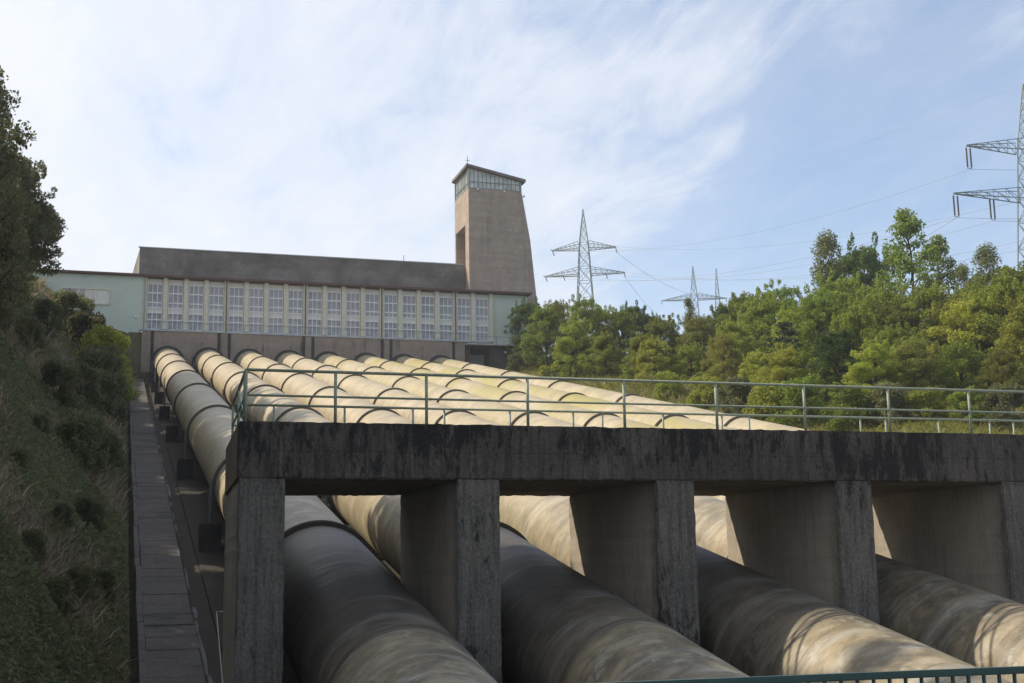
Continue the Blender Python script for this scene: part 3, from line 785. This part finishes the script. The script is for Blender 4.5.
# conductors between the middle pylon and the near one (left circuit, right circuit)
lab = ['lowest outer wire slung from the pylon beside the tower to the near pylon', 'wire to the far tip of the lower arms of the near pylon, hidden side', 'inner lower wire running to the second insulators of the near pylon', 'inner lower wire on the far side of the near pylon',
       'topmost wire running from the tower side pylon to the highest near insulator', 'upper wire on the far side of the near pylon']
for k in range(6):
    wire(iA[k][0], iR[k][0], 3.6, lab[k])
wire(tA, tR, 2.5, 'thin earth wire between the tips of the two larger pylons', .009)
lab2 = ['short wire dropping from the left upper arm of the pylon beside the tower', 'wire from the right arm of the pylon beside the tower down to the distant pair']
wire(iA[5][1], iB[1][0], 3, 'steep wire from the upper right arm of the middle pylon to the distant pair', .03)
wire(iA[1][1], iC[0][0], 4, 'wire from the lower right arm of the middle pylon to the distant pair', .03)
wire(iB[1][0], iR[0][0], 4, 'long wire from the distant pair to the lower arm of the near pylon', .025)
# beyond the near pylon, out of frame to the right
for k in (0, 4, 2):
    e = iR[k][0]; wire(e, e + Vector((95, -60, 4)), 4.5, ['wire leaving the lower arm tip of the near pylon to the right','','wire leaving the inner lower insulators of the near pylon to the right','','wire leaving the upper arm of the near pylon to the right'][k])
# ------------------------------------------------------------------ vegetation
rng = np.random.default_rng(11)
def leaf_mesh(name, cent, size, mat, up_bias=.0, aspect=.6, nrm=None, sizes=None):
    n = len(cent)
    a = rng.normal(size=(n,3)); a /= np.linalg.norm(a, axis=1)[:,None]
    q = rng.normal(size=(n,3)); q[:,2] += up_bias; 
    if nrm is not None: q = q*1.0 + nrm*.55
    q /= np.linalg.norm(q, axis=1)[:,None]
    u = np.cross(q, a); u /= np.linalg.norm(u, axis=1)[:,None]; v = np.cross(q, u)
    s = (size*rng.uniform(.55,1.35,size=(n,1))) if sizes is None else sizes[:,None]
    u = u*s; v = v*s*aspect
    V = np.stack([cent-u, cent-v*.9+u*.05, cent+u, cent+v*.9+u*.05], 1).reshape(-1,3)
    me = bpy.data.meshes.new(name); me.vertices.add(4*n); me.vertices.foreach_set('co', V.astype(np.float32).ravel())
    me.loops.add(4*n); me.loops.foreach_set('vertex_index', np.arange(4*n, dtype=np.int32))
    me.polygons.add(n); me.polygons.foreach_set('loop_start', np.arange(0,4*n,4, dtype=np.int32)); 
    me.update(calc_edges=True); me.materials.append(mat); return me
def clumps_to_leaves(cl, per, leaf_f=1.0):
    """cl: list of (cx,cy,cz,rx,rz); returns leaf centres and outward normals"""
    C, Nn = [], []
    for cx, cy, cz, rx, rz in cl:
        m = max(8, int(per*rx*rz))
        d = rng.normal(size=(m,3)); d /= np.linalg.norm(d, axis=1)[:,None]
        rr = rng.uniform(.35, 1.0, size=(m,1))**.6 * rng.uniform(.9,1.12,size=(m,1))
        C.append(np.array([cx,cy,cz]) + d*rr*np.array([rx,rx,rz])); Nn.append(d)
    return np.concatenate(C), np.concatenate(Nn)
def limb(b, p0, p1, r0, r1, n=5, wob=.12):
    p0, p1 = Vector(p0), Vector(p1); l = (p1-p0).length
    pts = [p0.lerp(p1, k/n) + Vector((random.uniform(-1,1), random.uniform(-1,1), 0))*wob*l*.15*(0 < k < n) for k in range(n+1)]
    b.tube(pts, [r0+(r1-r0)*k/n for k in range(n+1)], 6)
def proto(kind, seed, mat, bark, leaf, dens):
    """unit tree 10 m tall"""
    global rng
    rng = np.random.default_rng(seed); random.seed(seed)
    cl = []; b = MB()
    if kind == 'broad':
        H = 10.0; limb(b, (0,0,-.6), (.15,.1,H*.78), .26, .06, 8)
        for k in range(84):
            t = rng.uniform(.0,1)**.9; z = H*(.10+.86*t)
            rad = 3.9*math.sin(math.pi*min(1,(.26+.70*(t))))**.60 * (1.05-.25*t)
            ang = rng.uniform(0, 2*math.pi); rr = rad*math.sqrt(rng.uniform(.12,1.0))
            x, y = rr*cos(ang), rr*sin(ang); r_ = rng.uniform(.55,1.15)
            cl.append((x, y, min(z, H-.3), r_, r_*rng.uniform(.6,.85)))
            if k % 3 == 0: limb(b, (0,0,max(1.2, z*.55)), (x*.85,y*.85,z-.2), .085, .02, 4)
        for k in range(22):
            ang = rng.uniform(0, 2*math.pi); z = rng.uniform(1.6, 9.8); rad = 3.9*math.sin(math.pi*min(1,(.14+z/12.5)))**.6
            cl.append((rad*cos(ang), rad*sin(ang), z, rng.uniform(.25,.5), rng.uniform(.2,.4)))
        for k in range(26):                                   # ragged shoots above the crown
            ang = rng.uniform(0, 2*math.pi); rr = 3.1*math.sqrt(rng.uniform(0,1)); z = 9.9 - .16*rr**2 + rng.uniform(-.5,.9)
            cl.append((rr*cos(ang), rr*sin(ang), z, rng.uniform(.16,.34), rng.uniform(.35,.7)))
    elif kind == 'birch':
        H = 10.0; limb(b, (0,0,-.6), (.2,.0,H*.97), .14, .02, 9)
        for k in range(96):
            t = rng.uniform(0,1); z = H*(.16+.83*t)
            rad = 2.1*(1.03-t)**.6*(.72+.28*math.sin(9*t)); ang = rng.uniform(0, 2*math.pi); rr = rad*math.sqrt(rng.uniform(.1,1))
            x, y = rr*cos(ang), rr*sin(ang); r_ = rng.uniform(.28,.55)
            cl.append((x, y, z, r_, r_*rng.uniform(.9,1.7)))
            if k % 2 == 0: limb(b, (0,0,z-.9), (x,y,z), .035, .01, 3)
    elif kind == 'ragged':
        H = 10.0; limb(b, (0,0,-.6), (.2,.0,H*.97), .16, .02, 9)
        for k in range(120):
            t = rng.uniform(0,1); z = H*(.10+.88*t); rad = (3.0*(1.02-t)**.75+.15)*(.55+.45*abs(math.sin(5*t+k))); ang = rng.uniform(0, 2*math.pi); rr = rad*math.sqrt(rng.uniform(.15,1))
            x, y = rr*cos(ang), rr*sin(ang); r_ = rng.uniform(.28,.62)
            cl.append((x, y, z+.12*rr, r_, r_*rng.uniform(.5,.9)))
            if k % 2 == 0: limb(b, (0,0,z-.6), (x,y,z+.12*rr), .045, .012, 3)
    elif kind == 'spruce':
        H = 10.0; limb(b, (0,0,-.6), (0,0,H), .18, .02, 6)
        z = 1.0
        while z < H-.2:
            rad = 2.7*(1-z/H)**.85+.12; n = max(4, int(rad*6))
            for k in range(n):
                ang = rng.uniform(0, 2*math.pi); l = rad*rng.uniform(.7,1.1)
                for q in range(1, 4):
                    f = q/3; cl.append((l*f*cos(ang), l*f*sin(ang), z-.28*l*f, .20+.18*(1-f)+.1*rad*.3, .16))
            z += .42
    elif kind == 'pine':
        H = 10.0; limb(b, (0,0,-.6), (.1,.2,H*.95), .2, .05, 8)
        for k in range(40):
            t = rng.uniform(0,1); z = H*(.30+.69*t); rad = 2.7*(1.08-t)**.7; ang = rng.uniform(0, 2*math.pi); rr = rad*rng.uniform(.25,1)
            x, y = rr*cos(ang), rr*sin(ang)
            cl.append((x, y, z, rng.uniform(.45,.85), rng.uniform(.2,.38))); limb(b, (0,0,z-.5), (x,y,z), .05, .015, 3)
    elif kind == 'bush':
        for k in range(34):
            ang = rng.uniform(0, 2*math.pi); z = rng.uniform(.3, 9.2); rad = 5.2*math.sqrt(max(.05,1-(z/10.2)**2))
            rr = rad*math.sqrt(rng.uniform(.1,1)); x, y = rr*cos(ang), rr*sin(ang); r_ = rng.uniform(1.0,2.1)
            cl.append((x, y, z, r_, r_*.8)); 
            if k % 3 == 0: limb(b, (rng.uniform(-.4,.4),rng.uniform(-.4,.4),-.8), (x,y,z), .16, .04, 4)
    C, Nn = clumps_to_leaves(cl, dens)
    cm = leaf_mesh('crown', C, leaf, mat, .3, .62, Nn)
    tb = b.build('trunk', bark); tm = tb.data; bpy.data.objects.remove(tb)
    return cm, tm
PR = {
 'oak':   [proto('broad', 1, M['leaf_mid'], M['bark'], .115, 540), proto('broad', 2, M['leaf_mid'], M['bark'], .115, 540)],
 'yellow':[proto('broad', 3, M['leaf_yellow'], M['bark'], .115, 540), proto('broad', 4, M['leaf_yellow'], M['bark'], .115, 540)],
 'dark':  [proto('broad', 5, M['leaf_dark'], M['bark'], .115, 540)],
 'brown': [proto('broad', 6, M['leaf_brown'], M['bark'], .11, 420)],
 'birch': [proto('birch', 7, M['leaf_pale'], M['birch_bark'], .075, 560), proto('birch', 8, M['leaf_mid'], M['birch_bark'], .08, 600)],
 'ragged':[proto('ragged', 31, M['leaf_mid'], M['bark'], .10, 420)],
 'bigragged':[proto('ragged', 33, M['leaf_bank'], M['bark'], .085, 430)],
 'spruce':[proto('spruce', 9, M['needle'], M['bark'], .13, 520)],
 'pine':  [proto('pine', 10, M['needle'], M['bark'], .12, 420)],
 'bush':  [proto('bush', 12, M['leaf_bank'], M['bark'], .30, 95), proto('bush', 13, M['leaf_yellow'], M['bark'], .30, 95), proto('bush', 14, M['leaf_mid'], M['bark'], .30, 95)],
 'bigoak':[proto('broad', 21, M['leaf_bank'], M['bark'], .12, 640)],
 'bigbirch':[proto('birch', 22, M['leaf_bank'], M['bark'], .075, 1000)],
}
def at_px(px, py, Y):
    d = Fw*1282.416 + Rt*(px-512) + Up*(341.5-py); return d*(Y/d.y)
def tree(kind, var, px, Y, top, label, cat='tree', wid=1.0, name=None, group=None, x=None, h=None, sink=0):
    """placed where its stem stands at depth Y; top is the pixel row its crown reaches (sets the real height)"""
    q = at_px(px, top, Y)
    X = q.x if x is None else x
    gz = ground_z(X, Y) - sink
    hgt = (q.z - gz) if h is None else h
    cm, tm = PR[kind][var]
    nm = name or {'oak':'broadleaf_tree','yellow':'broadleaf_tree','dark':'broadleaf_tree','brown':'broadleaf_tree','birch':'birch_tree','ragged':'birch_tree','bigragged':'birch_tree','spruce':'spruce_tree','pine':'pine_tree','bush':'bush','bigoak':'broadleaf_tree','bigbirch':'birch_tree'}[kind]
    root = empty(nm, (X, Y, gz), label, cat, group)
    s = hgt/10.0; root.scale = (s*wid, s*wid, s); root.rotation_euler = (0,0,random.uniform(0,6.28))
    link(bpy.data.objects.new('crown', cm), root); link(bpy.data.objects.new('trunk' if kind != 'bush' else 'stem', tm), root)
    return root
random.seed(3)
WG = 'trees on the wooded slope right of the penstocks'
T = [ # kind, variant, px, Y, top row, label, width
 ('dark',0, 528,150,302,'dark green tree touching the right end of the hall',.95),
 ('brown',0,556,146,303,'olive brown tree just right of the tower foot',1.0),
 ('oak',0,  583,138,300,'round mid green tree in front of the pylon beside the tower',.9),
 ('oak',1,  622,136,312,'mid green tree in the dip between the tower pylon and the distant pylons',1.0),
 ('dark',0, 648,140,315,'darker tree left of the distant pylon pair',.9),
 ('birch',0,688,138,300,'thin pale birch under the distant pylon pair',1.1),
 ('spruce',0,672,134,325,'small dark spruce left of the pale birch below the pylon pair',1.0),
 ('oak',0,  712,132,318,'mid green tree right of the thin pale birch',.9),
 ('yellow',0,655,112,340,'yellow-green low tree above the middle of the sunlit penstocks',1.15),
 ('yellow',1,604,126,335,'yellow-green low tree at the foot of the tower side group',1.1),
 ('oak',1,  742,122,298,'broad mid green tree where the skyline starts rising',1.0),
 ('oak',0,  778,118,288,'tall round mid green tree left of the dark pine',1.0),
 ('brown',0,722,104,335,'olive brown bushy tree in front of the rising skyline',1.1),
 ('pine',0, 783,92,322,'dark spreading pine low in the middle of the slope',1.35),
 ('birch',0,826,112,238,'tall pale birch rising first above the skyline',1.25),
 ('dark',0, 862,116,246,'tall dark green round crown between the pale birch and the highest tree',.85),
 ('oak',1,  818,100,300,'mid green tree in front of the tall pale birch',1.1),
 ('ragged',0,905,104,210,'highest tree on the slope with a ragged pointed crown',1.0),
 ('ragged',0,936,108,236,'second pointed crown close behind the highest tree',.9),
 ('oak',0,  880,98,290,'mid green tree below the highest tree',1.1),
 ('birch',0,985,108,250,'pale feathery tree right of the highest tree, near the edge',1.3),
 ('birch',0,962,100,268,'thin pale tree with bare twigs between the highest and the feathery tree',1.0),
 ('brown',0,948,92,300,'olive brown tree with a pale trunk showing',1.0),
 ('yellow',0,1004,88,285,'yellow-green tree leaning into the right edge of the view',1.05),
 ('yellow',1,1040,80,290,'broad yellow-green tree cut by the right edge of the view',1.1),
 ('dark',0, 836,86,330,'dark green tree behind the railing below the pale birch',1.1),
 ('yellow',0,872,80,345,'low yellow-green tree behind the right part of the railing',1.2),
 ('brown',0,912,80,340,'low olive tree behind the right part of the railing',1.2),
 ('oak',1,  958,80,345,'low mid green tree behind the railing near the right edge',1.2),
 ('brown',0,1000,76,350,'low olive brown tree by the railing at the right edge',1.1),
 ('yellow',1,756,98,352,'low yellow-green tree left of the dark pine',1.15),
 ('oak',0,  690,110,345,'low mid green tree over the penstocks, right of the yellow-green one',1.1),
 ('dark',0, 570,134,330,'dark green low tree near the stair of the hall',1.1),
 ('oak',0,1075,84,270,'mid green tree standing outside the right edge',1.1),
 ('dark',0,1120,82,270,'dark tree standing further outside the right edge',1.1),
]
T += [
 ('oak',1,545,142,310,'mid green tree between the hall end and the olive tree',1.0),('yellow',0,575,130,322,'yellow-green tree below the pylon beside the tower',1.05),
 ('oak',0,602,144,308,'green tree just right of the pylon beside the tower',1.0),('dark',0,632,142,306,'dark green tree highest between the tower pylon and the pair',1.0),
 ('yellow',1,640,122,336,'yellow-green tree left of the small spruce',1.1),('oak',0,664,128,318,'green tree right behind the small spruce',1.1),
 ('brown',0,698,124,318,'olive tree in front of the pylon pair',1.1),('dark',0,726,128,306,'dark green tree left of the rising skyline',1.0),
 ('yellow',0,734,108,322,'yellow-green tree below the rising skyline',1.1),('oak',1,760,114,300,'green tree filling the rising skyline',1.1),
 ('yellow',1,800,106,306,'yellow-green tree right above the dark pine',1.1),('oak',0,838,108,280,'green tree between the pale birch and the dark round crown',1.1),
 ('yellow',0,856,94,312,'yellow-green tree under the dark round crown',1.1),('brown',0,896,96,306,'olive tree under the highest tree',1.1),
 ('oak',1,930,94,292,'green tree under the second pointed crown',1.1),('yellow',1,965,90,300,'yellow-green tree under the thin twiggy tree',1.1),
 ('oak',0,985,96,282,'green tree at the foot of the feathery tree',1.1),('oak',1,1020,94,272,'green tree beside the near pylon at the edge',1.15),
 ('yellow',0,780,86,350,'yellow-green tree in front of the dark pine',1.2),('oak',1,895,84,330,'green tree behind the fourth railing post from the right',1.2)]
for k, v, px_, Y, top, lb_, wd_ in T: tree(k, v, px_, Y, top, lb_, 'tree', wd_, group=WG)
SB = [('bush',1,592,128,362),('bush',2,628,118,368),('bush',1,668,104,372),('bush',1,706,96,376),('bush',0,735,90,378),('bush',1,770,84,382),('bush',2,800,80,376),('bush',2,845,76,384),('bush',0,885,74,384),('bush',1,925,72,388),('bush',2,965,70,388),('bush',0,1005,68,385),('bush',1,545,136,366),('bush',0,520,146,352),('bush',2,650,124,352),('bush',0,560,142,345),('bush',2,750,100,366)]
sbl = ['yellowish shrub over the rightmost penstock, near the tower','green shrub over the rightmost penstock, left of the yellow tree','yellow-green shrub at the foot of the yellow-green tree','yellow-green shrub on the sunlit grass edge, left of the pine','dark green shrub at the grass edge near the pine','yellow-green shrub just under the dark pine','green shrub right of the dark pine','green shrub behind the middle railing posts','dark green shrub behind the right railing','yellow-green shrub behind the right railing','green shrub behind the railing near the edge','dark shrub behind the railing at the right edge','yellow-green shrub below the hall stair','dark shrub against the right end of the retaining wall','green shrub between the yellow-green trees','dark shrub between the hall and the yellow-green trees','green shrub in front of the broad skyline tree']
for (k, v, px_, Y, top), l in zip(SB, sbl): tree(k, v, px_, Y, top, l, 'bush', 1.1, group='shrubs along the foot of the wood')
# left bank: tall trees at its crest and bushes on it
BG_ = 'trees on the left bank'
LT = [('bigragged',0,-2,62,64,'tall feathery tree at the left edge of the view',.78,None),
 ('bigragged',0,-52,66,66,'tall feathery tree behind the one at the left edge',1.0,None),
 ('bigoak',0,4,72,205,'round dark tree lower right of the tall left tree',.52,None),
 ('bigoak',0,-62,60,160,'dark tree filling the left edge below the feathery crown',.7,None)]
for k, v, px_, Y, top, l, wd_, _ in LT: tree(k, v, px_, Y, top, l, 'tree', wd_, group=BG_)
# trees standing on the bank just outside the left edge; they throw the shade over the first pipes
for x, Y, h, l in ((-11,52,11.5,'dark bank tree outside the left edge, third one down from the wing'),(-11.5,44,13.5,'dark bank tree outside the left edge, fourth one down from the wing'),(-11,35,14.5,'dark bank tree outside the left edge, fifth one down from the wing'),
  (-10.4,27.5,14.5,'dark bank tree outside the left edge, beside the pipe bridge'),(-14,39,15,'dark bank tree in the second row outside the left edge, upper one'),(-14,30,13,'dark bank tree in the second row outside the left edge, lower one'),
  (-11.5,82,12,'dark bank tree hidden behind the round left tree'),(-11.5,94,12.5,'dark bank tree uphill behind the round left tree'),(-9.5,104,10,'upper dark tree on the left bank'),(-10.5,115,8,'uppermost dark tree on the left bank'),(-9,19,12,'dark bank tree beside the near footbridge'),(-11,73,11,'dark bank tree uphill behind the tall feathery trees'),(-12,88,12.5,'dark bank tree halfway up behind the round left tree'),(-13,101,12,'broad dark tree high on the left bank, set back from the crest'),(-11.5,65,10,'dark bank tree close behind the tall feathery trees'),(-9,110,10,'dark bank tree high up beside the yellow-green bush')):
    tree('bigoak', 0, 0, Y, 0, l, 'tree', 1.0, x=x, h=h, group=BG_)
for x, Y, h, l in ((-8.6,24,4,'unseen shade bush added on the bank crest outside the left edge, lowest of its row'),(-8.6,31,4,'unseen shade bush added on the bank crest outside the left edge, second from below'),(-8.8,38,4,'unseen shade bush added on the bank crest outside the left edge, third from below'),(-9,46,4,'unseen shade bush added on the bank crest outside the left edge, fourth from below'),(-9,54,4,'unseen shade bush added on the bank crest outside the left edge, uppermost of its row'),(-8.6,66,4.5,'unseen shade bush added on the bank crest under the tall feathery trees'),(-9,27.5,4.5,'unseen shade bush added on the bank crest beside the pipe bridge'),(-9.2,34.5,4.5,'unseen shade bush added on the bank crest just uphill of the pipe bridge'),(-9.2,42,4.5,'unseen shade bush added on the bank crest between two dark trees'),(-9.2,50,4.5,'unseen shade bush added on the bank crest below the second dark tree'),(-8.8,60,4.5,'unseen shade bush added on the bank crest just below the tall feathery trees'),(-8.4,73,4.5,'unseen shade bush added on the bank crest behind the tall feathery trees'),(-8.6,80,4,'unseen shade bush added on the bank crest uphill of the feathery trees')):
    tree('bush', 0, 0, Y, 0, l, 'bush', 1.3, x=x, h=h, group='bushes on the left bank')  # hedge added out of view to keep sun dapples off path and trench
LB = [('bush',0,72,120,292,1.6),('bush',0,88,118,312,1.5),('bush',1,104,112,322,1.2),('bush',0,104,104,345,1.0),('bush',1,116,110,356,.7),('bush',0,96,92,350,1.0),('bush',0,48,100,300,1.5),('bush',0,80,80,362,1.0),('bush',0,108,90,372,.9),('bush',0,62,70,360,.9),('bush',0,40,56,432,.8),('bush',0,84,60,414,.8),('bush',0,104,64,430,.7),('bush',0,30,78,318,1.0),('bush',0,20,46,470,.7),('bush',0,60,44,530,.6),('bush',0,90,48,496,.6),('bush',0,30,36,570,.6),('bush',0,80,37,600,.5),('bush',0,10,90,296,1.2),('bush',0,104,40,580,.5),('bush',0,55,34,640,.5)]
lbl = ['large dark bush in front of the wing window','dark bush right below the wing window','yellow-green bush below the mint wing wall','dark bush at the upper end of the path','yellow-green bush beside the upper end of the path','dark bush on the upper bank under the yellow bush','dark bush on the bank crest left of the wing window','dark bush mid-bank below the wing window','dark bush leaning over the upper path','dark bush on the dry grass mid-bank','low green bush in the dry grass at the left','low green bush mid-bank left of the path','low green bush by the path edge opposite the second ring','bush on the crest under the round left tree','ferny bush at the left edge, level with the bridge beam','ferny bush mid-bank, level with the bridge opening','ferny bush near the path, level with the bridge opening','ferny bush at the left edge, low down','ferny bush near the bottom, halfway to the path','bush at the left edge of the crest','ferny bush beside the lower path','ferny bush at the bottom left']
for (k, v, px_, Y, top, hh_), l in zip(LB, lbl):
    q = at_px(px_, top, Y)
    g = ground_z(q.x, Y); h_ = max(.9, min(q.z-g, 5.0))
    tree(k, v, px_, Y, top, l, 'bush', .9, h=h_, group='bushes on the left bank')
# undergrowth and grass
def scatter(name, mat, n, xr, yr, size, lift, dens_pow, keep, aspect=.35, up=.0, seed=1, blade=False):
    r = np.random.default_rng(seed)
    u = r.uniform(0,1,n); y0, y1 = yr
    p = 1-dens_pow
    Y = (y0**p + u*(y1**p-y0**p))**(1/p)
    X = r.uniform(xr[0], xr[1], n)
    C = []; S = []
    for x, y in zip(X, Y):
        if keep(x, y): 
            C.append((x, y, ground_z(x, y) + r.uniform(0, lift)*(.5+.5*sin(x*1.7+y*.9)**2))); S.append(size*(.5+.7*r.random()+(1.3*r.random() if r.random() < .12 else 0))*(1+max(0, y-30)/60))
    C = np.array(C); S = np.array(S)
    global rng; rng = r
    if blade:
        nn = len(C); a = r.uniform(0, 2*math.pi, nn); lean = r.normal(0,.75,(nn,2))
        wx = np.stack([np.cos(a), np.sin(a), 0*a], 1)*(S*.035+.004)[:,None]
        tip = np.stack([lean[:,0]*S, lean[:,1]*S, S], 1); mid = tip*np.array([.35,.35,.55])
        V = np.stack([C-wx, C+wx, C+mid+wx*.8, C+tip, C+mid-wx*.8], 1).reshape(-1,3)
        me = bpy.data.meshes.new(name); me.vertices.add(5*nn); me.vertices.foreach_set('co', V.astype(np.float32).ravel())
        me.loops.add(5*nn); me.loops.foreach_set('vertex_index', np.arange(5*nn, dtype=np.int32)); me.polygons.add(nn)
        me.polygons.foreach_set('loop_start', np.arange(0,5*nn,5, dtype=np.int32)); me.update(calc_edges=True); me.materials.append(mat)
    else:
        me = leaf_mesh(name, C, size, mat, up, aspect, None, S)
    return tag(link(bpy.data.objects.new(name, me)), None, None, None, 'stuff')
def patch(x, y): return sin(x*.8+y*.23+.6) + sin(x*.35-y*.31+2) + .5*sin(x*2.1+y*.8)
kb = lambda x, y: patch(x, y) < .85
kd = lambda x, y: patch(x, y) > .3
tag(scatter('undergrowth', M['leaf_bank'], 210000, (-13,.35), (22,152), .075, .5, 2.0, kb, .4, .8, 5), 'dark leafy undergrowth of ferns and brambles covering the left bank', 'undergrowth')
tag(scatter('dry_grass', M['dry_grass'], 150000, (-13,.3), (22,152), .24, .05, 1.9, kd, seed=6, blade=True), 'tufts of dry tan grass on the left bank', 'grass')
tag(scatter('meadow_grass', M['grass'], 170000, (41.8,74), (38,150), .20, .05, 1.2, lambda x, y: x < 42+26*(1.1-abs(y-95)/140), seed=8, blade=True), 'sunlit yellow-green grass on the slope right of the penstocks', 'grass')
# ------------------------------------------------------------------ the hazy summer air
hz = MB().box(-1210, 1210, -510, 1210, -32, 86).build('haze', bpy.data.materials.new('haze_air'))
hm = hz.data.materials[0]; hm.use_nodes = True; hm.node_tree.nodes.clear()
ho = hm.node_tree.nodes.new('ShaderNodeOutputMaterial'); pv = hm.node_tree.nodes.new('ShaderNodeVolumePrincipled')
pv.inputs['Color'].default_value = (.93,.95,1,1); pv.inputs['Density'].default_value = .00036; pv.inputs['Anisotropy'].default_value = .35
L(hm.node_tree, pv.outputs[0], ho.inputs['Volume'])
tag(hz, kind='stuff')
SC.render.resolution_x = 1024; SC.render.resolution_y = 683
